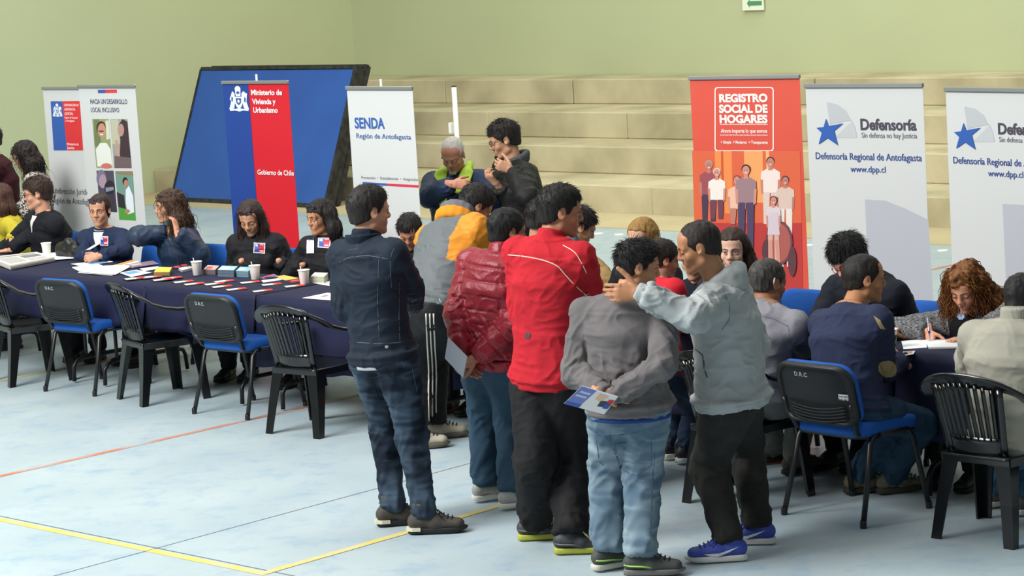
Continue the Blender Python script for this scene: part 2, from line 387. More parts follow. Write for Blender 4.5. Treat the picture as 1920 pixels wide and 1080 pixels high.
def hand_sdf(Wr, d, n, hs, s=1., curl=.5, spread=.06, thumb=.5, ring=False):
    """Wr wrist, d finger direction, n palm normal, hs = +1 when the thumb lies along d x n"""
    d = nrm(d); n = nrm(n-np.dot(n, d)*d); sd = np.cross(d, n)*hs
    def P(a, b, c): return Wr+(d*a+sd*b+n*c)*s
    S = SDF(); S.seg(P(-.05, 0, 0), P(.012, 0, 0), (.027*s, .02*s), (.027*s, .019*s), side=sd, k=.012)
    S.seg(P(.02, .0, 0), P(.078, .0, .002), (.03*s, .017*s), (.037*s, .013*s), side=sd, k=.012)
    S.seg(P(.03, .022, .006), P(.06, .03, .006), .014*s, .011*s, k=.012)
    for i, (off, L, r) in enumerate([(.03, .072, .0085), (.0105, .08, .0088), (-.0095, .074, .0083), (-.028, .058, .0074)]):
        p = P(.082-(i == 3)*.008-(i == 0)*.003, off, 0); cu = curl[i] if isinstance(curl, (list, tuple)) else curl; a = cu*.55; sp = off*spread*14
        for j, fr in enumerate((.45, .31, .24)):
            dr = nrm(d*math.cos(a)+n*math.sin(a)+sd*sp*.5); q = p+dr*L*fr*s; S.seg(p, q, r*s*(1-.08*j), r*s*(.92-.08*j), k=.003 if j else .006); p = q; a += cu*(.95 if j == 0 else .6)
    p = P(.022, .028, .006); dr = nrm(d*.62+sd*(.72-.4*thumb)+n*(.25+.5*thumb))
    q = p+dr*.045*s; S.seg(p, q, .0135*s, .011*s, k=.008); dr2 = nrm(dr+d*.35-sd*.25*thumb+n*.2*thumb)
    q2 = q+dr2*.03*s; S.seg(q, q2, .0108*s, .0095*s, k=.003); S.seg(q2, q2+nrm(dr2+d*.2)*.022*s, .0095*s, .0078*s, k=.003)
    return S.mesh(.0034*s, .01)
def folds(V, N, bones, amp, tor=None):
    """cloth creases: displacement along the normal; bones = list of (a, b, amp, freq) limbs"""
    D = (noise(V*9+3)-.5)*amp*1.2 + (ridged(V*np.array([7, 7, 14])+np.stack([noise(V*5)*1.5]*3, 1))-.5)*amp*.8
    Wp = V+np.stack([noise(V*8+1), noise(V*8+5), noise(V*8+9)], 1)*.12
    D = D+(ridged(Wp*np.array([15, 15, 24]))**2-.33)*amp*.75
    for (a, b, am, fq) in bones:
        d = b-a; L = np.linalg.norm(d); t = d/L; q = V-a; s_ = q@t; rad = np.linalg.norm(q-np.outer(s_, t), axis=1)
        wt = np.clip((s_+.04)/.06, 0, 1)*np.clip((L+.04-s_)/.06, 0, 1)*np.clip((.16-rad)/.04, 0, 1)
        e1 = nrm(np.cross(t, [.3, .5, .8])); e2 = np.cross(t, e1); an = np.arctan2(q@e2, q@e1)
        X = np.stack([np.cos(an)*1.1+L*7, np.sin(an)*1.1, s_*fq+.6*np.sin(an+s_*9)+1.1*np.cos(an)], 1)
        ends = .55+.9*np.exp(-((s_-L)/.09)**2)+.35*np.exp(-(s_/.09)**2)
        D = D+wt*am*ends*(ridged(X)**2-.35)
    return V+N*D[:, None]
LEV = [(-.16, .150, .115), (.0, .172, .13), (.3, .146, .112), (.68, .170, .122), (.9, .150, .095)]
class Person:
    def __init__(s, label, head, yaw, hyaw, hpitch=0, hroll=0, pel=None, neck=None, sc=1., female=False, base=None, sw=None, build=1., belly=0, bend=0, group=None, sh=None, cat='person', nlen=1.):
        s.sc = sc; s.E = rot_frame(hyaw, hpitch, hroll); s.C = np.asarray(head, float); s.fem = female; s.build = build
        f = rot_frame(yaw); s.fwd = f[1]; s.rt = f[0]; s.pel = np.asarray(pel, float)
        s.N = s.C-s.E[2]*.125*sc*nlen-ZZ*.042*sc-s.E[1]*.03*sc if neck is None else np.asarray(neck, float)
        s.up = nrm(s.N-s.pel); s.side = nrm(s.rt-np.dot(s.rt, s.up)*s.up); s.back = np.cross(s.side, s.up)*-1; s.bend = bend; s.belly = belly
        s.fr = nrm(np.cross(s.up, s.side)); s.L = np.linalg.norm(s.N-s.pel)
        s.sw = (sw or (.158 if female else .185))*sc
        s.S = {}
        for q, n in ((-1, 'L'), (1, 'R')): s.S[n] = s.N-s.up*.062*sc+s.side*q*s.sw+s.fr*.005
        if sh:
            for n, p in sh.items(): s.S[n] = np.asarray(p, float)
        s.Hp = {n: s.pel-s.up*.02+s.side*q*.088*sc for q, n in ((-1, 'L'), (1, 'R'))}
        s.base = np.asarray(base if base is not None else [s.pel[0], s.pel[1], 0], float)
        s.root = empty('person', s.base, label, cat, group)
        s.arm = {}; s.leg = {}; s.isl = []; s.hands = {}
    def spine(s, t):
        return s.pel+(s.N-s.pel)*t - s.fr*s.bend*4*t*(1-t)*s.sc if t > 0 else s.pel+s.up*t*s.L*1.0
    def set_arm(s, n, wrist, hint=None, pref=None, hand=None):
        k = s.sc*(.93 if s.fem else 1); wrist = np.asarray(wrist, float); e = ik(s.S[n], wrist, .30*k, .262*k, hint, pref if pref is not None else s.side*(1 if n == 'R' else -1)*.6-ZZ-s.fr*.3)
        s.arm[n] = (s.S[n], e, wrist)
        if hand is not None:
            h = dict(d=None, n=None, curl=.5, thumb=.5); h.update(hand); d = nrm(h['d'] if h['d'] is not None else wrist-e); nn = np.asarray(h['n'] if h['n'] is not None else s.side*(-1 if n == 'R' else 1), float)
            hs = -1 if n == 'L' else 1
            V, F = hand_sdf(wrist+d*.012, d, nn, hs, s.sc*(.9 if s.fem else 1)*h.get('s', 1), h['curl'], thumb=h['thumb']); s.isl.append((V, F, 0))
    def set_leg(s, n, ankle, hint=None, pref=None, hip=None):
        k = s.sc; ankle = np.asarray(ankle, float); hp = s.Hp[n] if hip is None else hip
        kn = ik(hp, ankle, .43*k, .41*k, hint, pref if pref is not None else s.fwd)
        s.leg[n] = (hp, kn, ankle)
    def finish_body(s, skincol, eyes=True, lids=False, brow='1b1310', jaw=1., lip=None, beard=None, core=True, nr=None):
        k = s.sc; V, F, P = head_sdf(s.C, s.E, k, s.fem, jaw, s.N-s.up*.03, nr or (.047 if s.fem else .057), lids); s.P = P
        L = [(V, F, 0)]+s.isl
        if core:
            S = SDF()
            lv = [(s.spine(t), (a*.86*k, b*.84*k)) for t, a, b in LEV[1:]]
            for (p, r), (q, r2) in zip(lv[:-1], lv[1:]): S.seg(p, q, r, r2, side=s.side, k=.03)
            S.seg(s.spine(.85), s.N-s.up*.02, (.09*k, .06*k), (.05*k, .05*k), side=s.side, k=.02)
            for a in s.arm.values():
                S.seg(s.N-s.up*.07, a[0]-s.up*.015, .035*k, .045*k, k=.02); S.seg(a[0], a[1], .046*k, .038*k, k=.02); S.seg(a[1], a[2], .036*k, .026*k, k=.01)
            for a in s.leg.values(): S.seg(a[0], a[1], .066*k, .046*k, k=.01); S.seg(a[1], a[2], .044*k, .03*k, k=.01)
            v, f = S.mesh(.018, .03); L.append((v, f, 0))
        if eyes and not lids:
            for q in (-1, 1):
                v, f = uvs(P(q*.0305, .076, .0), .0125*k, 8, s.E); L.append((v, f, 1))
                v, f = uvs(P(q*.0305, .0845, -.0005), (.0056*k, .0046*k, .0056*k), 8, s.E); L.append((v, f, 2))
                S = SDF()
                for zz, rr in ((.0060, .0028), (-.0074, .0024)):
                    pts = [P(q*x, y, z) for x, y, z in ((.017, .083, zz*.3), (.025, .0885, zz*.95), (.036, .0875, zz), (.045, .078, zz*.2))]
                    for a, b in zip(pts[:-1], pts[1:]): S.seg(a, b, rr*k, k=.003)
                v, f = S.mesh(.0028*k, .006); L.append((v, f, 0 if not s.fem else 0))
                mb = MB().tube([P(q*x, y, z) for x, y, z in ((.017, .086, .003), (.025, .0915, .0078), (.036, .0905, .0085), (.046, .0795, .003))], .0012*k, 4)
                v = np.concatenate(mb.V); L.append((v, np.array([f for f in mb.F if len(f) == 4]), 4))
        if lids:
            for q in (-1, 1):
                mb = MB().tube([P(q*x, y, z) for x, y, z in ((.018, .085, -.006), (.026, .0905, -.0085), (.036, .09, -.0085), (.045, .081, -.0055))], .0013*k, 4)
                v = np.concatenate(mb.V); L.append((v, np.array([f for f in mb.F if len(f) == 4]), 4))
        if brow:
            for q in (-1, 1):
                S = SDF(); pts = [P(q*.012, .0985, .0175), P(q*.03, .0945, .0235), P(q*.05, .076, .0175)]
                for a, b, r in zip(pts[:-1], pts[1:], (.0034, .0026)): S.seg(a, b, (r*k*.8, r*k), (r*k*.6, r*k*.8), side=s.E[1], k=.003)
                v, f = S.mesh(.003*k, .006); L.append((v, f, 4))
        S = SDF(); S.seg(P(-.025, .079, -.0595), P(0, .0915, -.0575), .003*k, .0045*k, k=.003); S.seg(P(.025, .079, -.0595), P(0, .0915, -.0575), .003*k, .0045*k, k=.003)
        S.seg(P(-.017, .082, -.0655), P(.017, .082, -.0655), (.0055*k, .0048*k), k=.004, side=s.E[1]); S.ell(P(0, .0875, -.066), (.014*k, .0045*k, .005*k), s.E, .003)
        v, f = S.mesh(.003*k, .006); L.append((v, f, 3))
        V, F, Mi = joinm(L)
        s.body = mobj('body', V, F, [skin(skincol), M_EYE, M_IRIS, mat('lip_'+(lip or '9c5850'), lip or '9c5850', .45), mat('brow_'+(brow or 'x'), brow or '000000', .9)], s.root, True, Mi)
        if beard:
            S = SDF()
            for q in (-1, 1): S.seg(P(q*.045, .03, -.088), P(q*.012, .066, -.106), (.007*k, .012*k), side=s.E[0], k=.012)
            S.seg(P(-.012, .083, -.1), P(.012, .083, -.1), .015*k, k=.01); S.seg(P(-.024, .086, -.047), P(.024, .086, -.047), .005*k, k=.004)
            v, f = S.mesh(.0042*k, .008); n = vnormals(v, f); v = v+n*((noise(v*160)-.5)*.004)[:, None]; mobj('beard', v, f, fab('beard_'+beard, beard, bump=.8, bscale=400), s.root)
    # ---------------------------------------------------------------- clothes
    def top(s, m, t=.018, hem=.12, name='jacket', h=.0085, sleeves=True, neckup=.0, blouse=.0, cuff=.0, fold=.007, hemband=True, bag=1., cf=None, sl_r=1., cut=None, short=None, collar=None, quilt=None, rib=None):
        k = s.sc; b = s.build; S = SDF()
        lv = []
        for tt, a, c in LEV[1:]:
            e = t*bag; fx = s.belly*math.exp(-((tt-.3)/.25)**2)
            lv.append((s.spine(tt)+s.fr*fx*.5, (a*k*b+e, (c*k+fx*.5)*b+e)))
        hm = s.pel-s.up*hem; a0 = (LEV[1][1]+.010)*k*b+t*bag
        S.seg(hm, hm+s.up*.035, (a0*(.965 if hemband else 1.0), (LEV[1][2]+.008)*k*b+t*(.7 if hemband else 1)), side=s.side, k=.012, cap=.012)
        S.seg(hm+s.up*.045, lv[0][0]+s.up*.0, (a0+blouse, (LEV[1][2]+.01)*k*b+t*bag+blouse), lv[0][1], side=s.side, k=.02, cap=.02)
        for i_, ((p, r), (q, r2)) in enumerate(zip(lv[:-1], lv[1:])): S.seg(p, q, r, r2, side=s.side, k=.02 if i_ == 0 else .035, cap=.02 if i_ == 0 else .07)
        s.hemp = hm
        S.seg(s.spine(.9), s.N+s.up*.008*k, (.12*k+t*.5, .078*k+t*.5), (.066*k+t*.25, .064*k+t*.25), side=s.side, k=.03, cap=.008)
        if neckup:
            nd = nrm(s.C-s.E[2]*.06*k-s.E[1]*.02*k-s.N); S.seg(s.N-s.up*.02, s.N+nd*neckup, (.07*k, .068*k), (.066*k, .066*k), side=s.side, k=.012, cap=.006)
        if cut is not None: S.cut(cut)
        bones = []
        for n, (A, B, Cw) in s.arm.items():
            q = 1 if n == 'R' else -1
            S.seg(s.N-s.up*.035*k, A-s.side*q*.01, (.048*k+t*.4), (.05*k+t*.6)*sl_r, k=.04)
            S.seg(s.spine(.78)+s.side*q*.07*k, A-s.up*.02, (.07*k), (.06*k+t*.6), side=s.side, k=.04)
            if short: B2 = A+(B-A)*short; S.seg(A, B2, .055*k+t, .05*k+t, k=.02, cap=.01); continue
            r1 = (.049*k+t*.9)*sl_r; r2 = (.041*k+t)*sl_r; r3 = (.03*k+t*.8)*sl_r
            S.seg(A, B, r1, r2, k=.02); e = Cw+(Cw-B)*(-.02/np.linalg.norm(Cw-B)); S.seg(B, e, r2, r3, k=.02, cap=.01)
            if cuff: S.seg(e-nrm(Cw-B)*.0, e+nrm(Cw-B)*cuff, (.031*k+.006), (.03*k+.006), k=.006, cap=.006)
            bones += [(A, B, fold*1.3, 17), (B, Cw, fold*1.5, 19)]
        V, F = S.mesh(h, .03); N = vnormals(V, F); V2 = folds(V, N, bones, fold*.9)
        if hem is not None:                    # bunching above the hem
            z = (V-hm)@s.up; wt = np.exp(-((z-.08)/.06)**2)*(z > .03); V2 = V2+N*(wt*fold*1.1*(ridged(np.stack([V[:, 0]*6, V[:, 1]*6, z*26], 1))-.5))[:, None]
        if quilt:
            z = (V-hm)@s.up; d = quilt; g = np.abs(((z/d) % 1)-.5)*2; arm = np.zeros(len(V), bool)
            for (A, B, Cw) in s.arm.values():
                for a, b_ in ((A, B), (B, Cw)):
                    t_ = nrm(b_-a); L_ = np.linalg.norm(b_-a); q = V-a; s_ = q@t_; rad = np.linalg.norm(q-np.outer(s_, t_), axis=1); mm = (s_ > .03) & (s_ < L_) & (rad < .1); g[mm] = np.abs(((s_[mm]/d) % 1)-.5)*2
            V2 = V2+N*((1-g**6)*.009-.004)[:, None]
        o = mobj(name, V2, F, m, s.root, True, None, cf(V, s) if cf else None); s.jk = o; return o
    def trousers(s, m, t=.02, h=.009, name='trousers', fold=.007, hip=1., cuff=None, waist=.12, low=.06, rk=1., cf=None, ankle_r=.045, skirt=False):
        k = s.sc; b = s.build; S = SDF(); wp = s.pel+s.up*waist
        S.seg(s.pel-s.up*.03, wp, (LEV[1][1]*k*b*hip+t*.4, LEV[1][2]*k*b*hip+t*.4), (.15*k*b+t*.4, .118*k*b+t*.4), side=s.side, k=.03, cap=.012)
        bones = []
        for n, (A, B, Cw) in s.leg.items():
            q = 1 if n == 'R' else -1; d = nrm(Cw-B)
            S.seg((A+A*0)+s.up*.0, s.pel-s.up*.05, .09*k*b, .09*k*b, k=.03); S.seg(A, B, (.083*k*b+t*.7)*rk, (.056*k+t)*rk, k=.035); e = Cw-d*low*-.2
            S.seg(B, e-d*.0, (.057*k+t)*rk, (ankle_r*k+t*.6), k=.03, cap=.012)
            S.seg(A+(B-A)*.0-s.fwd*.02*k, A+(B-A)*.35, (.09*k*b*hip+t*.6), (.08*k*b+t*.6), k=.04)
            if cuff: S.seg(e-d*cuff, e, ankle_r*k*.9+.012, k=.006, cap=.006)
            bones += [(A, B, fold*.9, 11), (B, Cw, fold*1.7, 19)]
        if getattr(s, 'hemp', None) is not None: hp_ = s.hemp+s.up*.012; up_ = s.up; rd_ = .175 if max(a_[1][2] for a_ in s.leg.values()) > s.pel[2]-.22 else .23; S.cut(lambda X: np.minimum((X-hp_)@up_, rd_-np.linalg.norm((X-hp_)-np.outer((X-hp_)@up_, up_), axis=1)))
        V, F = S.mesh(h, .03); N = vnormals(V, F); V2 = folds(V, N, bones, fold*.7)
        o = mobj(name, V2, F, m, s.root, True, None, cf(V, s) if cf else None); s.tr = o; return o
    def shoe(s, n, yaw, m, msole, high=0., label=None, tip=None, h=.006, pitch=0, mlace=None, sc=1., accent=None):
        k = s.sc*sc; A = s.leg[n][2]; f = rot_frame(yaw, pitch); fw = f[1]; sd = f[0]; up = f[2]; z0 = A-up*.088*k
        def P(a, b, c): return z0+(fw*a+sd*b+up*c)*k
        S = SDF(); S.seg(P(-.045, 0, .055), P(.05, 0, .05), (.038*k, .04*k), (.044*k, .035*k), side=sd, k=.02)
        S.seg(P(.05, 0, .045), P(.155, 0, .038), (.046*k, .036*k), (.044*k, .026*k), side=sd, k=.02)
        S.seg(P(-.015, 0, .06), P(-.012, 0, .095+high), (.038*k, .044*k), (.037*k, .043*k), side=sd, k=.02, cap=.012)
        S.seg(P(.02, 0, .08), P(.085, 0, .062), (.026*k, .02*k), k=.02)
        V, F = S.mesh(h, .012); z = (V-z0)@up; V = V-np.outer(np.minimum(z-.01*k, 0), up); V, F = V, F
        o = mobj('shoe', V, F, m, s.root)
        rings = []
        prof = [(-.082, .022), (-.06, .035), (0, .038), (.05, .042), (.11, .047), (.155, .045), (.185, .033), (.2, .014)]
        out = [(a, -b) for a, b in prof]+[(a, b) for a, b in prof[::-1]]
        for zz, g in ((0, .95), (.006, 1.0), (.02, 1.015), (.026, .97)):
            rings.append(np.array([P(a*g+(.003 if g > 1 else 0), b*g, zz+(.008*max(0, (a-.15)/.05)) if zz < .01 else zz) for a, b in out]))
        MB().loft(rings).build('sole', msole, o, True)
        if mlace:
            mb = MB()
            for i in range(4): a = .068+i*.02; mb.tube([P(a, -.026, .08-i*.006), P(a+.006, 0, .097-i*.0075), P(a, .026, .08-i*.006)], .004*k, 5)
            mb.tube([P(.065, 0, .1), P(.06, .035, .1), P(.085, .045, .075)], .0035*k, 5); mb.tube([P(.065, 0, .1), P(.06, -.035, .1), P(.085, -.045, .075)], .0035*k, 5); mb.build('laces', mlace, o, True)
        if accent:
            for q in (-1, 1): MB().tube([P(-.075, q*.02, .05), P(-.05, q*.039, .047), P(.0, q*.044, .045), (P(.05, q*.049, .04))], .006*k, 6, flat=.7).build('side_stripe', accent, o, True)
        return o, P
    # ---------------------------------------------------------------- hair
    def hair(s, col, style='short', th=.012, front=.052, side=-.008, nape=-.06, L=None, curl=0, n=2200, top=0., hl=None, ptsextra=None, part=0, col2=None, spike=0, vol=1., length=.03, name='hair', backoff=.0, thin=1.):
        k = s.sc; P = s.P; E = s.E; C = s.C
        m = mat('hair_'+col+(col2 or ''), col, rough=.6, spec=.3, col2=col2 or tuple(min(1, x*1.9+.012) for x in lin(col)), nscale=70, nmix=.8, bump=.5, bscale=180, bdist=.004, stretch=(1, 1, .35))
        S = SDF(); S.ell(P(0, -.014, .034), ((.0765+th*.8)*k, (.098+th)*k, (.086+th+top)*k), E, .01)
        if top: S.ell(P(0, .02, .085), (.055*k, .06*k, (.03+top)*k), E, .03)
        S.ell(P(0, -.03, -.035), ((.06+th*.7)*k, (.07+th*.8)*k, .06*k), E, .02)
        def region(X):
            q = (X-C)@E.T/k; x, y, z = q[:, 0], q[:, 1], q[:, 2]
            line = np.interp(y, [-.12, -.075, -.03, -.012, .012, .03, .05, .075, .12], [nape, nape, side-.03, side-.01, side-.008, side+.012, front-(.022 if style == 'short' else .010), front, front+.01])
            line = line+hl*np.clip(1-np.abs(x)/.05, 0, 1)*(y > .04) if hl else line
            line = line+(noise(X*90)-.5)*.008
            return (line-z)*.75*k
        S.cut(region)
        if style in ('short',):
            for q in (-1, 1): S.ell(P(q*.08, -.002, -.004), (.02*k, .023*k, .034*k), E, .004, sub=True)
        if style in ('long', 'curly', 'bob', 'tied'):
            pts = ptsextra or []
            for (a, b, ra, rb) in pts: S.seg(a, b, ra, rb, k=.03, side=s.rt)
        V, F = S.mesh(.0048*k if style == 'short' else .0065*k, .02); N = vnormals(V, F)
        if style == 'long': qq = (V-C)@E.T/k; V = V-N*(.0025*np.exp(-(qq[:, 0]/.006)**2)*(qq[:, 2] > .05)*(qq[:, 1] > -.06))[:, None]
        if curl: V = V+N*((ridged(V*28)-.5)*.03*curl+(noise(V*60)-.5)*.012)[:, None]
        else: V = V+N*((ridged(np.stack([V[:, 0]*50, V[:, 1]*50, V[:, 2]*16], 1))-.5)*(.005 if style == 'short' else .008))[:, None]
        # strands
        Ns = vnormals(V, F); idx = rng.integers(0, len(V), n); R = V[idx]; Nn = Ns[idx]; g = rng.normal(size=(n, 3))
        crown = C+(E[2]*.1-E[1]*.05)*k
        q0 = (R-C)@E.T/k
        if style != 'short':
            ok = ~((q0[:, 1] > .04) & (q0[:, 2] < front+.03)) & ~((q0[:, 1] > .02) & (q0[:, 2] > .0) & (q0[:, 2] < front+.04) & (np.abs(q0[:, 0]) < .06)) & ~((q0[:, 1] > .045) & (q0[:, 2] < 0))
            R = R[ok]; Nn = Nn[ok]; g = g[ok]; q0 = q0[ok]; n = len(R)
        if style == 'short': base = nrm3(R-crown)+E[1]*(.35 if not spike else .1)-E[2]*.25; ln = length*(.6+.8*rng.random(n))*np.clip(.3+(q0[:, 2]+.02)/.07, .3, 1.1)*np.where((q0[:, 1] > .035) & (q0[:, 2] < front+.025), .45, 1.); lift = .12+spike*1.3*(q0[:, 2] > .045)
        else: base = np.tile(-ZZ, (n, 1))+E[0]*(np.sign(q0[:, 0])*.8*(q0[:, 2] > .02))[:, None]-E[1]*(.7*(q0[:, 2] > .02))[:, None]; ln = (L or .1)*(.5+.9*rng.random(n)); lift = np.full(n, .06)
        T = base-Nn*np.sum(base*Nn, 1)[:, None]; T = nrm3(T)+Nn*lift[:, None]+g*((.16 if style == 'short' else .09) if not curl else .25); T = nrm3(T)
        ns = 4 if style == 'short' else (9 if curl else 6); st = (ln/ns)[:, None]; X = R-Nn*.004; pts = [X]; ph = rng.random(n)*6.28; e1 = nrm3(np.cross(T, Nn)); 
        for i in range(ns):
            if style != 'short': T = nrm3(T+np.array([0, 0, -.45])+g*.02-Nn*.16)
            dd = T.copy()
            if curl: a = ph+i*1.5; dd = nrm3(T+1.0*curl*(e1*np.cos(a)[:, None]+Nn*np.sin(a)[:, None]))
            X = X+dd*st; pts.append(X)
        wd = (.0014 if style == 'short' else .002)*k*(1+.6*curl)*thin; VV_ = []; FF = []; m3 = n
        for i, X in enumerate(pts):
            r = wd*(1-(i/ns)**2*.8); a1 = e1*r; a2 = Nn*r*.8
            VV_.append(np.stack([X+a1, X-a1*.5+a2, X-a1*.5-a2], 1))
        A = np.stack(VV_, 1).reshape(-1, 3); b0 = np.arange(n)*(ns+1)*3
        for i in range(ns):
            for j in range(3): FF.append(np.stack([b0+i*3+j, b0+i*3+(j+1) % 3, b0+(i+1)*3+(j+1) % 3, b0+(i+1)*3+j], 1))
        VA, FA, _ = joinm([(V, F, 0), (A, np.concatenate(FF), 0)])
        s.hr = mobj(name, VA, FA, m, s.root); return s.hr
    def glasses(s, m, mlens=None, up=0., fwd=0., tilt=0., big=1., name='glasses'):
        P = s.P; mb = MB(); k = s.sc
        E2 = s.E
        for q in (-1, 1):
            c = [(q*(.0335+.022*big*math.cos(a)), .104+fwd-.010*abs(math.cos(a))**2*(1 if q*math.cos(a)*q > 0 else .2), up+.016*big*math.sin(a)) for a in np.linspace(0, 2*math.pi, 15)[:-1]]
            pts = [P(*x) for x in c]; mb.tube(pts, .0021*k, 5, closed=True)
            mb.tube([P(q*.056, .097+fwd, up+.005), P(q*.076, .06+fwd*.6, up+.007), P(q*.08, -.005, up+.004-tilt)], .002*k, 5)
            if mlens: mb.add([P(q*.0335, .1035+fwd, up)]+pts, [(0, i+1, (i+1) % 14+1) for i in range(14)], 1)
        mb.tube([P(-.012, .106+fwd, up+.003), P(.012, .106+fwd, up+.003)], .002*k, 5)
        return mb.build(name, [m, mlens or m], s.root, True)
def nrm3(a): return a/(np.linalg.norm(a, axis=1)[:, None]+1e-9)
def collar(p, m, h_=.05, r=.07, fl=.012, nm='collar', gap=.9, up=-.005, th=.007):
    S = SDF(); ang = np.linspace(-math.pi+gap*.5, math.pi-gap*.5, 60); c0 = p.N+p.up*up
    for a in ang:
        d = -p.fr*math.cos(a)+p.side*math.sin(a); c = c0+d*r-p.up*.02*(1-math.cos(a))*.5; S.seg(c, c+p.up*h_+d*fl, th, th, k=.008)
    v, f = S.mesh(.0055); v = v+vnormals(v, f)*((noise(v*35)-.5)*.006)[:, None]; return mobj(nm, v, f, m, p.root)
def neckring(p, m, nm='shirt_collar', r=.0055, R=.066, up=.012, drop=.03):
    pts = [p.N+p.up*(up-drop*(math.cos(a) > 0)*math.cos(a))+p.fr*math.cos(a)*R+p.side*math.sin(a)*R for a in np.linspace(0, 6.283, 25)[:-1]]
    return MB().tube(pts, r, 6, flat=1.6, closed=True, up=p.up).build(nm, m, p.root, True)
def tilt(v, a):      # helper for readable directions: (right, away, up)
    return nrm(np.array(v, float))
# ================================================================== the setting
M_FLOOR = mat('floor_paint', '9eb0b8', rough=.40, spec=.5, col2='b6c2c4', nscale=1.1, nmix=.8, bump=.03, bscale=3, ndetail=8, contrast=.22)
nt = M_FLOOR.node_tree
def _floor_wear():
    N = nt.nodes; L = nt.links; b = N['Principled BSDF']; src = b.inputs['Base Color'].links[0].from_socket
    tc = N.new('ShaderNodeTexCoord'); n = N.new('ShaderNodeTexNoise'); n.inputs['Scale'].default_value = 4.5; n.inputs['Detail'].default_value = 9; n.inputs['Roughness'].default_value = .7; L.new(tc.outputs['Object'], n.inputs[0])
    mr = N.new('ShaderNodeMapRange'); mr.inputs[1].default_value = .5; mr.inputs[2].default_value = .72; mr.inputs[4].default_value = .55; L.new(n.outputs[0], mr.inputs[0])
    mx = N.new('ShaderNodeMix'); mx.data_type = 'RGBA'; L.new(mr.outputs[0], mx.inputs[0]); L.new(src, mx.inputs[6]); mx.inputs[7].default_value = (*lin('6c94b2'), 1); L.new(mx.outputs[2], b.inputs['Base Color'])
    r2 = N.new('ShaderNodeMapRange'); r2.inputs[3].default_value = .34; r2.inputs[4].default_value = .55; L.new(n.outputs[0], r2.inputs[0]); L.new(r2.outputs[0], b.inputs['Roughness'])
_floor_wear()
M_GREEN = mat('green_wall_paint', 'bcc29c', rough=.8, spec=.2, col2='b5bb94', nscale=.9, nmix=.6, bump=.06, bscale=8)
M_CONC = mat('bleacher_concrete', 'c6bc9c', rough=.85, spec=.2, col2='9f9677', nscale=1.3, nmix=.85, bump=.3, bscale=7, ndetail=10, contrast=.14, bdist=.02)
M_CONC2 = mat('concrete_tread', 'c4b791', rough=.8, spec=.25, col2='ad9f7c', nscale=1.3, nmix=.6, bump=.15, bscale=9)
UL = -26.44
def slab(name, u0, u1, v0, v1, z0, z1, m, parent=None, bev=0):
    c = W((u0+u1)/2, (v0+v1)/2, (z0+z1)/2); return MB().box(c, (u1-u0, v1-v0, z1-z0), (UV, VV, ZZ), bev=bev).build(name, m, parent)
floor = slab('floor', UL, 12, -9, 19.05, -.12, 0, M_FLOOR); tag(floor, kind='structure')
strip = slab('trim_1', UL, 8, 18.99, 20.02, -.1, .012, M_CONC2); tag(strip, kind='structure')
wl = slab('wall_left', UL-.2, UL, -9, 23.8, -.12, 10, M_GREEN); tag(wl, kind='structure')
wb = slab('wall_back', UL-.2, 12, 23.58, 23.8, -.12, 10, M_GREEN); tag(wb, kind='structure')
def line(name, p0, p1, wd, m, z=.0015, brk=None):
    p0 = np.array(p0); p1 = np.array(p1); d = nrm(p1-p0); L = np.linalg.norm(p1-p0); s = np.cross(ZZ, d); n = max(2, int(L/.09)); t = np.linspace(0, L, n+1)
    r = np.random.default_rng(int(abs(p0[0]*1000))); w1 = wd/2*(1+.16*(r.random(n+1)-.5)); w2 = wd/2*(1+.16*(r.random(n+1)-.5)); V = []; F = []
    for i in range(n+1): c = p0+d*t[i]; V += [c+s*w1[i]+ZZ*z, c-s*w2[i]+ZZ*z]
    for i in range(n): F.append((2*i, 2*i+1, 2*i+3, 2*i+2))
    return mobj(name, V, F, m, floor, False)
M_YEL = mat('yellow_floor_line', 'd9c25e', .5, col2='cfc69a', nscale=6, nmix=.8, contrast=.12); M_ORG = mat('orange_floor_line', 'c9734f', .5, col2='a9b0b0', nscale=3.5, nmix=.9, contrast=.16)
M_JOINT = mat('floor_joint', '5d6c76', .9)
ua, va = uv(G(478, 1080)); ub, vb = uv(G(900, 959)); uo0, vo0 = uv(G(0, 893)); uo1, vo1 = uv(G(671, 741)); yl = (uv(G(0, 966))[1]+uv(G(469, 1080))[1])/2
line('floor_line', W(UL, yl), W(ua+.03, yl), .055, M_YEL)
line('floor_line', W(ua, yl-.0), W(ua+(ub-ua)*2.2, yl+(vb-va)*2.2), .055, M_YEL, .0023)
line('floor_line', W(uo0-(uo1-uo0)*.3, vo0-(vo1-vo0)*.3), W(uo1+(uo1-uo0)*.12, vo1+(vo1-vo0)*.12), .05, M_ORG)
line('floor_line', G(860, 700), G(900, 690), .05, M_ORG)
q = G(100, 694); u9, v9 = uv(q); line('floor_line', W(u9, v9-.6), W(u9, v9+2), .05, M_YEL)
q = G(1768, 501); u9, v9 = uv(q); line('floor_line', W(u9, v9-2), W(u9, v9+1.5), .05, M_ORG)
q = G(420, 478); u9, v9 = uv(q); line('floor_line', W(u9-2, v9), W(u9+9, v9), .05, M_YEL)
line('floor_joint', W(UL, yl+.05), W(ua+2, yl+.05), .008, M_JOINT); q0 = G(283, 1031); q1 = G(700, 918); line('floor_joint', q0+(q0-q1)*.6, q1+(q1-q0)*1.5, .006, M_JOINT)
M_WHT = mat('white_plastic', 'e8e6df', .4)
for px, py in ((1122, 438), (1161, 440), (1518, 460), (1768, 470)):
    MB().lathe([(.05, 0), (.05, .004), (.045, .006)], G(px, py), 16).build('floor_white_disc', mat('disc_white', 'f4f4ee', .4), floor)  # small flat white discs set on the far floor
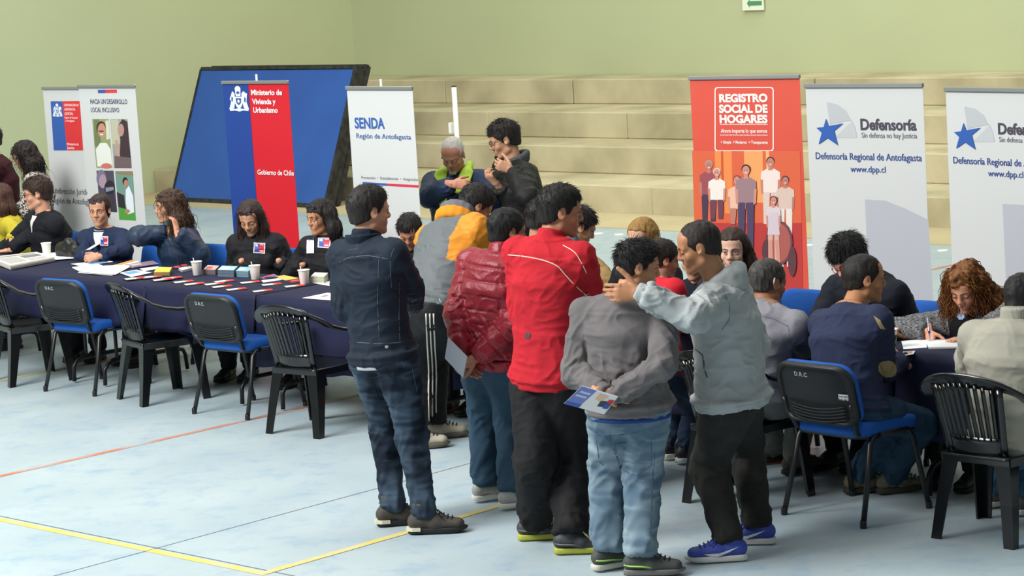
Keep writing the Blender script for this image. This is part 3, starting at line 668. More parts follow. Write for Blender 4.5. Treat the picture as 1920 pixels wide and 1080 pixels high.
# bleachers: four concrete steps, each cast in panels with open joints
bl = empty('concrete_bleachers', W(-20, 20.0, 0), 'wide stepped concrete bleachers rising against the green back wall', 'bleachers')
vs = [20.0, 20.97, 21.8, 22.83, 23.58]; us = [-26.43, -23.9, -21.64, -17.9, -15.0, -12.5, -9, -5, 0, 6]
for i in range(4):
    for j in range(len(us)-1):
        off = .9*(i % 3); a = us[j]+(off if j else 0); b = us[j+1]+(off if j < len(us)-2 else 0)
        gap = .012 if i == 3 else .003
        slab('concrete_step', a+gap/2, b-gap/2, vs[i]+random.uniform(-.004, .004), 23.57, i*.305+.0 if i else -.1, (i+1)*.305, M_CONC, bl, .012)
# ------------------------------------------------------------------ exit sign on the back wall
vw = 23.56; c0 = onv(1395, 20, vw); c1 = onv(1434, 18, vw); su0, su1 = uv(c0)[0], uv(c1)[0]; zb = c0[2]
sg = empty('exit_sign', W((su0+su1)/2, vw, zb), 'white emergency exit sign with green arrow high on back wall', 'sign')
slab('sign_board', su0, su1, vw-.03, vw, zb, zb+.34, mat('sign_white', 'e9edd9', .5), sg, .004)
M_SG = mat('sign_green', '4f9468', .5)
def sp(px, py): p = onv(px, py, vw-.033); return p
mb = MB(); pts = [sp(x, y) for x, y in ((1400.3, 6.4), (1405, -1), (1405.4, 2.2), (1428, 1.7), (1428.3, 9.8), (1405.6, 10.6), (1405.6, 14.2))]
mb.add(pts+[p+VV*.0005 for p in pts], [(0, 1, 2, 5, 6), (2, 3, 4, 5)]); mb.build('arrow', M_SG, sg)
mb = MB(); o = W(su0+.1, vw-.031, zb+.2)
for a, b in (((.02, .03), (.05, .09)), ((.05, .09), (.09, .07)), ((.05, .09), (.075, .045)), ((.075, .045), (.1, .02)), ((.05, .07), (.03, .055))): mb.tube([o+UV*a[0]+ZZ*a[1], o+UV*b[0]+ZZ*b[1]], .008, 5)
mb.build('running_figure', M_SG, sg)
# ------------------------------------------------------------------ table tennis table leaning on the bleachers
vt = 19.35; bA = onv(321, 373, vt); bB = onv(622, 383, vt); u0t, u1t = uv(bA)[0], uv(bB)[0]
tt = empty('table_tennis_table', W((u0t+u1t)/2, vt, 0), 'large blue folded table leaning against the concrete bleachers', 'table')
M_TTB = mat('blue_board', '2450a0', .5, col2='2c5cae', nscale=2, nmix=.7); M_TTK = mat('black_board_frame', '101216', .5, col2='3c3a38', nscale=14, nmix=.5, contrast=.1)
zt = 1.56; ln = .62                                       # lean: top edge further back
AX = np.array([nrm(UV), nrm(ZZ*zt+VV*ln), None], dtype=object); tX = nrm(UV); tZ = nrm(ZZ*zt+VV*ln); tY = np.cross(tZ, tX); Lt = math.hypot(zt, ln); wt_ = u1t-u0t-.12
cm = W((u0t+u1t)/2-.04, vt, .03)+tZ*Lt/2
for sgn, off in ((-1, 0), (1, .17)):
    c = cm+VV*off
    MB().box(c, (wt_, .03, Lt-.05), (tX, tY, tZ)).build('blue_board', M_TTB, tt)
    mb = MB(); mb.box(c+tX*wt_/2, (.05, .06, Lt), (tX, tY, tZ)).box(c-tX*wt_/2, (.035, .045, Lt), (tX, tY, tZ)).box(c+tZ*Lt/2, (wt_, .05, .04), (tX, tY, tZ)).box(c-tZ*Lt/2, (wt_, .05, .05), (tX, tY, tZ)); mb.build('black_frame', M_TTK, tt)
mb = MB(); 
for sgn in (-1, 1): MB().box(cm+VV*.085+tX*sgn*(wt_/2+.0), (.03, .14, Lt*.98), (tX, tY, tZ)).build('side_bracket', M_TTK, tt)
# ------------------------------------------------------------------ white post beside the bleachers
vp = 18.6; b = onv(851, 163, vp); pc = W(uv(b)[0], vp, 0)
po = empty('white_post', pc, 'slim white pipe post standing in front of the concrete bleachers', 'post')
MB().tube([pc, pc+ZZ*b[2]], .027, 12).build('pipe', mat('post_white', 'dfe0da', .45), po, True)
MB().lathe([(.028, 0), (.028, .012), (.012, .014)], pc+ZZ*b[2], 12).build('open_end', mat('rust', '5c4436', .8), po)
MB().lathe([(.15, 0), (.15, .012), (.04, .02)], pc, 20).build('foot_plate', mat('post_white', 'dfe0da'), po)
q = onv(846, 240, vp); zq = q[2]
MB().box(W(uv(q)[0], vp, zq), (.035, .05, .115), (UV, VV, ZZ), bev=.004).build('bracket_box', mat('post_box', 'e6e6e0', .4), po)
# ================================================================== printed banners
def textmesh(s, bold=0., spacing=1.0):
    cu = bpy.data.curves.new('t', 'FONT'); cu.body = s; cu.size = 1; cu.offset = bold; cu.space_character = spacing; cu.resolution_u = 4
    o = bpy.data.objects.new('t', cu); COL.objects.link(o); dg = bpy.context.evaluated_depsgraph_get(); dg.update(); me = bpy.data.meshes.new_from_object(o.evaluated_get(dg))
    V = np.array([v.co[:] for v in me.vertices]) if len(me.vertices) else np.zeros((0, 3)); F = [tuple(p.vertices) for p in me.polygons]
    bpy.data.objects.remove(o); bpy.data.meshes.remove(me); bpy.data.curves.remove(cu); return V, F
class Board:
    """a flat printed face: origin, right axis, up axis, outward normal; photo pixels can be mapped on it"""
    def __init__(s, O, X, Z, parent, off=.0015): s.O = O; s.X = nrm(X); s.Z = nrm(Z); s.n = nrm(np.cross(s.X, s.Z)); s.par = parent; s.off = off; s.k = 0
    def px(s, x, y):
        d = ray(x, y); t = ((s.O-CC)@s.n)/(d@s.n); p = CC+d*t-s.O; return np.array([p@s.X, p@s.Z])
    def w(s, p, off=None): return s.O+s.X*p[0]+s.Z*p[1]+s.n*(s.off if off is None else off)
    def text(s, st, x0, y0, x1, h, col, bold=0., name='lettering', base=None, sp=1.):
        """baseline left (x0, y0), right end x1, capital height h, all in photo pixels"""
        V, F = textmesh(st, bold, sp)
        a = s.px(x0, y0); b = s.px(x1, base if base is not None else y0); up = s.px(x0, y0-h)-a; wd = np.linalg.norm(b-a) if base is not None else abs(b[0]-a[0]); hh = abs(up[1])
        xm = V[:, 0].min(); ww = V[:, 0].max()-xm; P = [s.w((a[0]+(v[0]-xm)/ww*(b[0]-a[0]), a[1]+v[1]/.72*hh), s.off+.0012) for v in V]
        return mobj(name, P, F, mat('print_'+col, col, .6), s.par, False)
    def polys(s, L, name, off=None):
        """L: list of (points in photo pixels, colour): one flat printed picture"""
        V = []; F = []; C = []; 
        for i, (pts, col) in enumerate(L):
            n = len(V); c = lin(col); o2 = (s.off if off is None else off)+.00012*i
            P = [s.w(s.px(*p), o2) for p in pts]; cen = sum(P)/len(P)
            # fan from centroid is fine for star-shaped outlines
            V += [cen]+P; C += [c]*(len(P)+1); F += [(n, n+1+k, n+1+(k+1) % len(P)) for k in range(len(P))]
        # all faces towards the viewer
        V = np.array(V); F2 = []
        for f in F:
            nn = np.cross(V[f[1]]-V[f[0]], V[f[2]]-V[f[0]]); F2.append(f if nn@s.n > 0 else f[::-1])
        return mobj(name, V, F2, mat('print_colours', 'ffffff', .6, attr=True), s.par, False, None, np.array(C))
def el(cx, cy, rx, ry, n=16, a0=0, a1=360): return [(cx+rx*math.cos(math.radians(a)), cy+ry*math.sin(math.radians(a))) for a in np.linspace(a0, a1, n+1)[:n+(a1-a0 != 360)]]
def banner(label, tl, tr, Ht, face, z=2.0, width=None, pole=True, group='roll-up banners behind the tables', tip=False, v=None):
    if v is None: A = G(*tl, z); B = G(*tr, z)
    else: A = onv(*tl, v); B = onv(*tr, v)
    z = (A[2]+B[2])/2; A[2] = B[2] = z
    if width: B = A+nrm(B-A)*width
    X = nrm(B-A); wd = np.linalg.norm(B-A); nn = np.cross(X, ZZ); O = np.array([A[0], A[1], 0.])
    r = empty('roll_up_banner', (A+B)/2*np.array([1, 1, 0]), label, 'banner', group); bk = -nn
    # sheet: slightly sagging cloth, thin but solid
    nu_, nv_ = 10, 16; V = []; F = []
    for side in (0, 1):
        for j in range(nv_+1):
            for i in range(nu_+1):
                a, b = i/nu_, j/nv_; V.append(O+X*wd*a+ZZ*(.07+(z-.09)*b)-nn*(.0008*side))
    m_ = (nu_+1)*(nv_+1)
    for j in range(nv_):
        for i in range(nu_): q = j*(nu_+1)+i; F.append((q, q+1, q+nu_+2, q+nu_+1)); F.append((m_+q, m_+q+nu_+1, m_+q+nu_+2, m_+q+1))
    mobj('banner_sheet', V, F, face, r, True)
    M_AL = mat('banner_aluminium', 'a7a8a6', .35, .7)
    MB().box((A+B)/2+nn*.004-ZZ*.012, (wd+.012, .022, .026), (X, -nn, ZZ), bev=.004).build('top_rail', M_AL, r)
    MB().box((O+O+X*wd)/2+ZZ*.04, (wd+.02, .09, .08), (X, -nn, ZZ), bev=.015).build('base_cassette', M_AL, r)
    MB().tube([(O*2+X*wd)/2-nn*.02+ZZ*.05, (A+B)/2-nn*.02+(ZZ*.05 if tip else -ZZ*.02)], .009, 8).build('support_pole', mat('banner_pole', 'd8d8d4', .4), r, True)
    return Board(O, X, ZZ, r), wd
M_VIN = lambda n, c: mat('vinyl_'+n, c, .55, spec=.4, bump=.1, bscale=5, bdist=.01)
ARMS = [([(.30, .42), (.70, .42), (.72, .62), (.62, .82), (.5, .9), (.38, .82), (.28, .62)], 0), (el(.5, .12, .15, .12, 10), 0), ([(.36, .16), (.5, .02), (.64, .16), (.62, .4), (.38, .4)], 0), ([(.22, .2), (.33, .3), (.32, .6), (.26, .86), (.12, .9), (.02, .86), (.12, .62), (.06, .5), (.14, .36)], 0), ([(.78, .2), (.67, .3), (.68, .6), (.74, .86), (.88, .9), (.98, .86), (.9, .62), (.96, .3), (.86, .26)], 0), ([(.0, .86), (.3, .9), (.5, .86), (.7, .9), (1, .86), (.96, .98), (.7, .96), (.5, 1.), (.3, .96), (.04, .98)], 0), ([(.36, .48), (.64, .48), (.62, .66), (.5, .76), (.38, .66)], 1), (el(.5, .6, .06, .07, 8), 0), ([(.40, .26), (.5, .34), (.60, .26), (.5, .2)], 1), ([(.16, .42), (.24, .46), (.2, .62), (.14, .6)], 1), ([(.82, .42), (.88, .5), (.84, .66), (.78, .6)], 1)]
def arms(b, x0, y0, x1, y1, c1, c2, sk=0): return b.polys([([(x0+(x1-x0)*p[0]+sk*p[1], y0+(y1-y0)*p[1]) for p in pts], (c1, c2)[k]) for pts, k in ARMS], 'coat_of_arms', off=.003)
# --- Ministerio de Vivienda banner
b, wd = banner('tall banner half blue half red reading Ministerio de Vivienda y Urbanismo', (417, 152), (540, 151), 2, M_VIN('red', 'd01c2c'), tip=True)
MB().box(b.O+b.X*wd*.2+ZZ*1.035-np.cross(b.X, ZZ)*-.0015, (wd*.395, .002, 1.92), (b.X, np.cross(ZZ, b.X), ZZ)).build('blue_stripe', M_VIN('blue', '1f4290'), b.par)
b.off = .004
arms(b, 427, 161, 464, 209, 'dfe4ec', '33538f', 4)
for st, x0, y, x1, h in (('Ministerio de', 472, 178, 530, 10), ('Vivienda y', 474, 195, 518, 10), ('Urbanismo', 476, 211, 522, 10)): b.text(st, x0, y, x1, h, 'f5e9ea', .03, base=y+1.5)
b.text('Gobierno de Chile', 484, 327, 552, 9.5, 'f5e9ea', .02, base=329)
# --- SENDA banner
b, wd = banner('white banner reading SENDA Región de Antofagasta in blue letters', (650, 162), (773, 162), 2, M_VIN('white', 'cdcfce'), tip=True)
b.text('SENDA', 666, 240, 722, 20, '2d5ba6', .028); b.text('Región de Antofagasta', 669, 259, 771, 9.5, '3c5f9e', .008, base=262)
b.text('Prevención  •  Rehabilitación  •  Integración', 678, 335, 784, 5.5, '7a7c80', .0, base=340)
b.polys([([(680, 341), (726, 344), (726, 348.5), (680, 346)], '2f58a8'), ([(726, 344), (785, 347), (785, 352), (726, 348.5)], 'd2304a')], 'printed_stripe')
# --- Registro Social de Hogares
b, wd = banner('red orange banner reading Registro Social de Hogares with a family photograph', (1293, 143), (1499, 140), 2, mat('vinyl_orange', 'd4483c', .55, col2='dd5a3e', nscale=1.2, nmix=.8, bump=.1, bscale=5), group='roll-up banners behind the tables')
b.polys([([(1304, 147), (1322, 147), (1322, 151), (1304, 151)], '2f4fa0'), ([(1322, 147), (1346, 146), (1346, 150), (1322, 151)], 'cc1f3c')], 'printed_stripe')
WH = 'f6e4e0'
def frame(x0, y0, x1, y1, t, r=6):
    def rr(x0, y0, x1, y1, r): return el(x1-r, y1-r, r, r, 4, 0, 90)+el(x0+r, y1-r, r, r, 4, 90, 180)+el(x0+r, y0+r, r, r, 4, 180, 270)+el(x1-r, y0+r, r, r, 4, 270, 360)
    o = rr(x0, y0, x1, y1, r); i = rr(x0+t, y0+t, x1-t, y1-t, r-t*.5); n = len(o); V = [b.w(b.px(*p)) for p in o+i]; return mobj('printed_frame', V, [(k, (k+1) % n, n+(k+1) % n, n+k) for k in range(n)], mat('print_'+WH, WH, .6), b.par, False)
frame(1340, 163, 1451, 284, 2)
for st, x0, y, x1, h in (('REGISTRO', 1349, 191, 1440, 14.5), ('SOCIAL DE', 1349, 211, 1440, 14.5), ('HOGARES', 1350, 230, 1440, 14.5)): b.text(st, x0, y, x1, h, WH, .05)
b.text('Ahora importa lo que somos', 1352, 248.5, 1439, 7, WH, .025, base=249)
b.text('+ Simple  + Moderno  + Transparente', 1352, 269, 1440, 5.5, WH, .03)
for yy in (237, 257): b.text('·'*34, 1351, yy, 1440, 8, WH, .03)
FL = []
def pic_person(x, yh, s, shirt, trou, skin_='c98a78', hair_='8a5a50', legs=True, skirt=None, yb=None, armc=None, w_=1., beard=False):
    H = s; yb = yb or yh+7.2*H
    FL.append(([(x-1.25*H*w_, yh+1.4*H), (x-.5*H, yh+.95*H), (x+.5*H, yh+.95*H), (x+1.25*H*w_, yh+1.4*H), (x+1.3*H*w_, yh+2.6*H), (x+1.0*H*w_, yh+4.2*H), (x-1.0*H*w_, yh+4.2*H), (x-1.3*H*w_, yh+2.6*H)], shirt))
    for q in (-1, 1):
        FL.append(([(x+q*.08*H, yh+4.1*H), (x+q*1.02*H*w_, yh+4.1*H), (x+q*.9*H*w_, yb), (x+q*.25*H, yb)], trou))
        FL.append(([(x+q*1.0*H*w_, yh+2.4*H), (x+q*1.35*H*w_, yh+2.4*H), (x+q*1.25*H*w_, yh+4.2*H), (x+q*.95*H*w_, yh+4.4*H)], skin_))
    FL.append(([(x-.22*H, yh+.6*H), (x+.22*H, yh+.6*H), (x+.3*H, yh+1.15*H), (x-.3*H, yh+1.15*H)], skin_)); FL.append((el(x, yh-.08*H, .56*H, .6*H), hair_)); FL.append((el(x, yh+.1*H, .46*H, .6*H), skin_))
    for q in (-1, 1): FL.append((el(x+q*.17*H, yh+.02*H, .07*H, .05*H, 6), '5a3a34'))
    FL.append((el(x, yh+.38*H, .17*H, .06*H, 8), 'f0e4de'))
GLOW = [([(1298, 283), (1500, 283), (1503, 420), (1302, 420)], 'd9603c'), ([(1340, 283), (1372, 283), (1374, 400), (1346, 400)], 'ea8a48'), ([(1395, 283), (1430, 283), (1432, 380), (1398, 380)], 'f0a060'), ([(1303, 290), (1316, 300), (1318, 420), (1307, 420)], 'd9603a'), ([(1352, 283), (1356, 283), (1359, 400), (1354, 400)], 'c8502c'), ([(1436, 283), (1442, 283), (1444, 330), (1438, 330)], 'f2b070'), ([(1299, 418), (1503, 418), (1509, 690), (1314, 700)], 'b83432')]
FL += GLOW
pic_person(1445, 303, 14, 'ead9d2', 'd8c4bc', 'c08070', '3c2a28', yb=420)
pic_person(1473, 338, 13, 'd6bcae', 'e4d8d0', 'b87868', '4a3030', yb=500)
pic_person(1330, 309, 13.5, '9a4a52', '44304a', 'b97868', 'b09088', yb=415)
pic_person(1345, 323, 12.5, 'efe0d8', '6a3c4c', 'c98a78', 'd8c8c0', yb=410)
pic_person(1383, 337, 13, 'e8b8a0', 'b87868', 'cf8a74', '7a4038', yb=420)
pic_person(1400, 318, 15, '9a7a80', '4a3c5c', 'cc8c78', '2c2024', yb=482)
for q in ((1420, 1.0), (1470, .8)): pass
FL.append((el(1462, 455, 26, 42), '6e3c44')); FL.append((el(1462, 455, 22, 37), 'a85850')); FL.append((el(1440, 470, 10, 22), '5a3038')); FL.append((el(1487, 490, 8, 28), '5c343c'))
pic_person(1452, 375, 12, 'd8c8cc', 'd8a898', 'c98a78', '5a3030', yb=505, w_=.85)
FL.append(([(1444, 398), (1460, 398), (1464, 440), (1441, 440)], 'cfc0c8'))
for x_, y_ in ((1446, 450), (1459, 450)): FL.append(([(x_-4, y_), (x_+4, y_), (x_+6, y_+52), (x_, y_+54)], 'cf9080'))
b.polys(FL, 'printed_photograph')
# --- Defensoria banners
def defensoria(b, dx, dy, full=True):
    def P(x, y): return (x+dx, y+dy)
    b.polys([([P(1550, 191), P(1571, 196), P(1586, 207), P(1594, 223), P(1597, 225), P(1556, 233)], 'b6babd'), ([P(1598, 226), P(1604, 240), P(1607, 258), P(1566, 258)], 'bcc0c3')], 'printed_grey_arc')
    b.polys([([P(1549.5, 222), P(1554.5, 236), P(1582, 231), P(1565, 245), P(1572, 272.5), P(1552, 259), P(1535.5, 270.5), P(1541.5, 249), P(1531.5, 239.5), P(1545, 238)], '2458a8')], 'blue_star', off=.005)
    b.polys([([P(1622, 374), P(1660, 376), P(1700, 392), P(1741, 412), P(1749, 540), P(1753, 600), P(1632, 600)], 'b4b6be')], 'printed_grey_sail')
    b.text('Defensoría', *P(1614, 243), 1719+dx, 21, '43404e', .03, base=246+dy)
    b.text('Sin defensa no hay Justicia', *P(1616, 258), 1720+dx, 10, '6a6c74', 0, base=262+dy)
    b.text('Defensoría Regional de Antofagasta', *P(1530, 298), 1729+dx, 13, '304a8c', .012, base=304+dy)
    b.text('www.dpp.cl', *P(1595, 322), 1661+dx, 12, '304a8c', .01, base=324+dy)
b, wd = banner('white Defensoría banner with blue star, beside the red orange banner', (1510, 157), (1730, 156), 2, M_VIN('white', 'd6d6d6')); defensoria(b, 0, 0)
b, wd2 = banner('white Defensoría banner with blue star cut off at the right edge', (1773, 163), (1990, 166), 2, M_VIN('white', 'd6d6d6'), width=wd); defensoria(b, 258, 8)
# --- Corporacion de Asistencia Judicial and the photo banner
b, wd = banner('white banner with blue and red crest panel reading Subdirección Jurídica', (80, 164), (165, 161), 2, M_VIN('white', 'e0e2e6'), width=.85, v=12.75)
b.polys([([(95, 190), (117, 190), (126, 282), (101, 282)], '2f5aa8'), ([(117, 190), (150, 189.5), (156, 282), (126, 282)], 'd63034')], 'crest_panel')
arms(b, 98, 194, 116, 219, 'dfe4ec', '4a70b0', 2)
for st, x0, y, x1, h in (('CORPORACIÓN DE', 120.5, 199, 148, 4.5), ('ASISTENCIA', 121, 207, 142, 4.5), ('JUDICIAL', 121.5, 215, 138, 4.5), ('Región de Tarapacá', 122, 222, 146, 3.5), ('y Antofagasta', 123, 228, 140, 3.5), ('Ministerio de', 126, 272, 148, 4.5), ('Justicia', 126.5, 279, 140, 4.5)): b.text(st, x0, y, x1, h, 'f4dcdc', .02)
b.text('Subdirección Jurídica', 97, 362, 171, 11, '3c4048', .0, base=368); b.text('Región de Antofagasta', 97, 380, 181, 11, '3c4048', .0, base=388)
b, wd = banner('white banner with four small photographs reading Hacia un Desarrollo Local Inclusivo', (147, 160), (253, 158), 2, M_VIN('white', 'e4e6ea'), v=12.45)
b.polys([([(183.5, 168.5), (198, 168.3), (198, 174.5), (184, 174.8)], '3a56a6'), ([(198, 168.3), (219, 168), (219.5, 174), (198, 174.5)], 'd83a44')], 'printed_stripe')
b.text('HACIA UN DESARROLLO', 170, 194.5, 239, 9, '3f4a66', .008, base=193.5); b.text('LOCAL INCLUSIVO', 171, 210, 224, 9, '3f4a66', .008, base=209.5)
A_ = [([(173, 223), (204, 223), (211, 314.5), (181, 314.5)], '8f9a6c'), ([(176, 224), (186, 224), (190, 275), (178, 275)], '6c7a50'), ([(198, 226), (204, 226), (207, 260), (200, 262)], 'cfd0b8'), (el(190, 240, 9, 13), '3a2c24'), (el(191, 244, 7.5, 13), 'c08c74'), ([(180, 280), (188, 268), (200, 268), (208, 280), (211, 312), (183, 312)], 'dfe2da'), (el(190, 246, 5.5, 1.6, 8), '5a4038'), (el(200, 311, 10, 5), 'c47060'), (el(191, 252, 3, 1.4, 8), 'f0e8e0')]
B_ = [([(207, 223), (239, 223), (247, 315.5), (214, 314.5)], '9a9a90'), ([(208, 224), (222, 224), (225, 270), (211, 270)], 'b8b8a0'), ([(222, 235), (230, 223), (239, 228), (246, 300), (247, 315), (224, 315), (226, 262)], '3c2c32'), (el(227, 244, 6, 12), 'b08a80'), ([(216, 262), (221, 262), (228, 310), (222, 314)], 'b89488'), ([(215, 292), (246, 296), (247, 315), (215, 315)], '6a5a5c')]
C_ = [([(181, 320), (213, 320), (220, 398), (188, 395)], '4c4658'), (el(190, 334, 9, 16), '7a7088'), (el(193, 340, 7, 13), 'a890a0'), (el(206, 352, 10, 14), '26242e'), ([(198, 352), (213, 350), (214, 356), (199, 360)], '8a8a9c'), ([(190, 370), (214, 362), (219, 398), (190, 396)], '3a3444')]
D_ = [([(216, 321), (249, 321), (255, 413.5), (224, 412)], '6e9488'), ([(217, 321), (249, 321), (250, 330), (218, 326)], '8a7a60'), ([(222, 386), (253, 388), (255, 413), (224, 412)], '4f9a3c'), ([(219, 360), (233, 366), (236, 392), (222, 388)], '2c2a30'), ([(236, 356), (242, 348), (250, 368), (252, 398), (240, 402), (236, 380)], 'dfe4ee'), (el(235, 340, 5, 8), '2a201e'), (el(236.5, 344, 4, 7), 'b0806c'), (el(239, 396, 5, 4), 'b08070')]
for X_ in (A_, B_, C_, D_): b.polys(X_, 'printed_photograph')
# ================================================================== chairs
M_BLK = mat('black_plastic_shell', '14171a', .45, spec=.5, bump=.1, bscale=200, bdist=.001); M_TUB = mat('black_tube', '121315', .35, spec=.5)
M_BLU = fab('blue_upholstery', '1f5cb0', '1a4f9e', nscale=40, rough=.75, bump=.25, bscale=300, bdist=.001); M_MONO = mat('black_glossy_plastic', '0e1012', .18, spec=.6, bump=.05, bscale=30, bdist=.003)
EX, EY, EZ = np.eye(3)
def rrect(w_, h_, r, n=5, top=None):
    """rounded rectangle outline; top = radius of the upper corners"""
    rt = top or r; out = []
    for cx, cy, rr, a0 in ((w_/2-r, -h_/2+r, r, -90), (w_/2-rt, h_/2-rt, rt, 0), (-w_/2+rt, h_/2-rt, rt, 90), (-w_/2+r, -h_/2+r, r, 180)):
        for i in range(n+1): a = math.radians(a0+90*i/n); out.append((cx+rr*math.cos(a), cy+rr*math.sin(a)))
    return out
def visitor_chair(first_label):
    """steel-tube visitor chair: local +Y is the way the sitter faces; origin between the rear feet"""
    r = empty('visitor_chair', (0, 0, 0), first_label, 'chair', 'blue visitor chairs')
    # legs and side tubes
    for q in (-1, 1):
        MB().tube([(q*.262, -.02, .012), (q*.245, .05, .25), (q*.235, .085, .40), (q*.232, .115, .432), (q*.232, .16, .44)], .0125, 8, flat=1.3, up=EX).build('leg', M_TUB, r, True)
        MB().tube([(q*.255, .50, .012), (q*.24, .45, .25), (q*.234, .415, .39), (q*.232, .38, .43), (q*.232, .30, .44), (q*.232, .16, .44)], .0125, 8, flat=1.3, up=EX).build('leg', M_TUB, r, True)
    for ch in list(r.children):
        if ch.name.startswith('leg'):
            v = ch.data.vertices; zmin = min(v_.co.z for v_ in v); f = [v_.co for v_ in v if v_.co.z < zmin+.02]; c = sum((Vector(x) for x in f), Vector())/len(f); MB().lathe([(.017, 0), (.017, .03), (.014, .04)], (c.x, c.y, 0), 10).build('rubber_foot', M_BLK, ch)
    mb = MB()
    MB().tube([(-.232, .15, .425), (.232, .15, .425)], .011, 8).build('crossbar', M_TUB, r, True); MB().tube([(-.232, .36, .425), (.232, .36, .425)], .011, 8).build('crossbar', M_TUB, r, True)
    for q in (-1, 1): MB().tube([(q*.18, .2, .435), (q*.185, .09, .435), (q*.195, .035, .46), (q*.215, -.008, .55), (q*.222, -.03, .62)], .012, 8, flat=1.3, up=EX).build('back_upright', M_TUB, r, True)
    # seat: padded cushion over a black pan
    def cushion(out, y_of, z0, th, dome, name, m, ins=.012):
        rings = []
        for t, sc_, dz in ((0, .955, 0), (.25, 1., .3), (.6, 1., .65), (.88, .975, .9), (1, .9, 1.)): rings.append(np.array([(x*sc_, y_of+y*sc_, z0+th*dz+dome*(1-(x/.24)**2)*(t > .8)-.02*((y*sc_)/.22)**2*(1 if y > 0 else 0)) for x, y in out]))
        return MB().loft(rings).build(name, m, r, True)
    out = rrect(.48, .47, .09)
    cushion(out, .265, .432, .078, .004, 'seat', M_BLU); cushion([(x*.97, y*.97) for x, y in out], .265, .425, .02, 0, 'seat_pan', M_BLK)
    # back: tilted shell (black, outer) and blue pad
    tl = math.radians(13); bz = np.array([0, -math.sin(tl), math.cos(tl)]); by = np.array([0, math.cos(tl), math.sin(tl)]); bc = np.array([0, -.04, .655])
    out = rrect(.49, .32, .06, 6, .095)
    def curve(x): return .03*(1-(x/.245)**2)
    def ring(sc_, d): return np.array([bc+EX*x*sc_+bz*y*sc_-by*(curve(x)-.03-d) for x, y in out])
    MB().loft([ring(.93, -.022), ring(.985, -.02), ring(1., -.008), ring(1., .004), ring(.96, .006)]).build('back_shell', M_BLK, r, True)
    # raised rim around the outer shell and recessed panel ribs
    mb = MB(); 
    for s0, s1, d0, d1 in ((.97, .87, -.030, -.030),):
        A = ring(.99, -.02); B = ring(.975, -.031); C_ = ring(.885, -.031); D = ring(.865, -.02); n = len(A); F = []
        for L_ in range(3): F += [(L_*n+k, L_*n+(k+1) % n, (L_+1)*n+(k+1) % n, (L_+1)*n+k) for k in range(n)]
        mb.add(np.concatenate([A, B, C_, D]), F)
    mb.build('back_rim', M_BLK, r, True)
    for i in range(5):
        yy = -.05-i*.017; pts = [bc+EX*x+bz*(yy-.02*(1-(x/.19)**2))-by*(curve(x)-.03+.0235) for x in np.linspace(-.19, .19, 12)]; MB().tube(pts, .004, 5, up=by).build('back_rib', M_BLK, r, True)
    MB().loft([ring(.965, .004), ring(.99, .014), ring(.985, .035), ring(.93, .047), ring(.8, .05)]).build('back_pad', M_BLU, r, True)
    # chalked initials high on the shell
    V, F = textmesh('D.R.C', .004, 1.15); V = V*.032
    P = [bc+EX*(v[0]-.085)+bz*(v[1]+.104)-by*(curve(v[0]-.085)-.03+.0335) for v in V]
    mobj('initials', P, F, mat('chalk', 'b9bcba', .8), r, False)
    return r
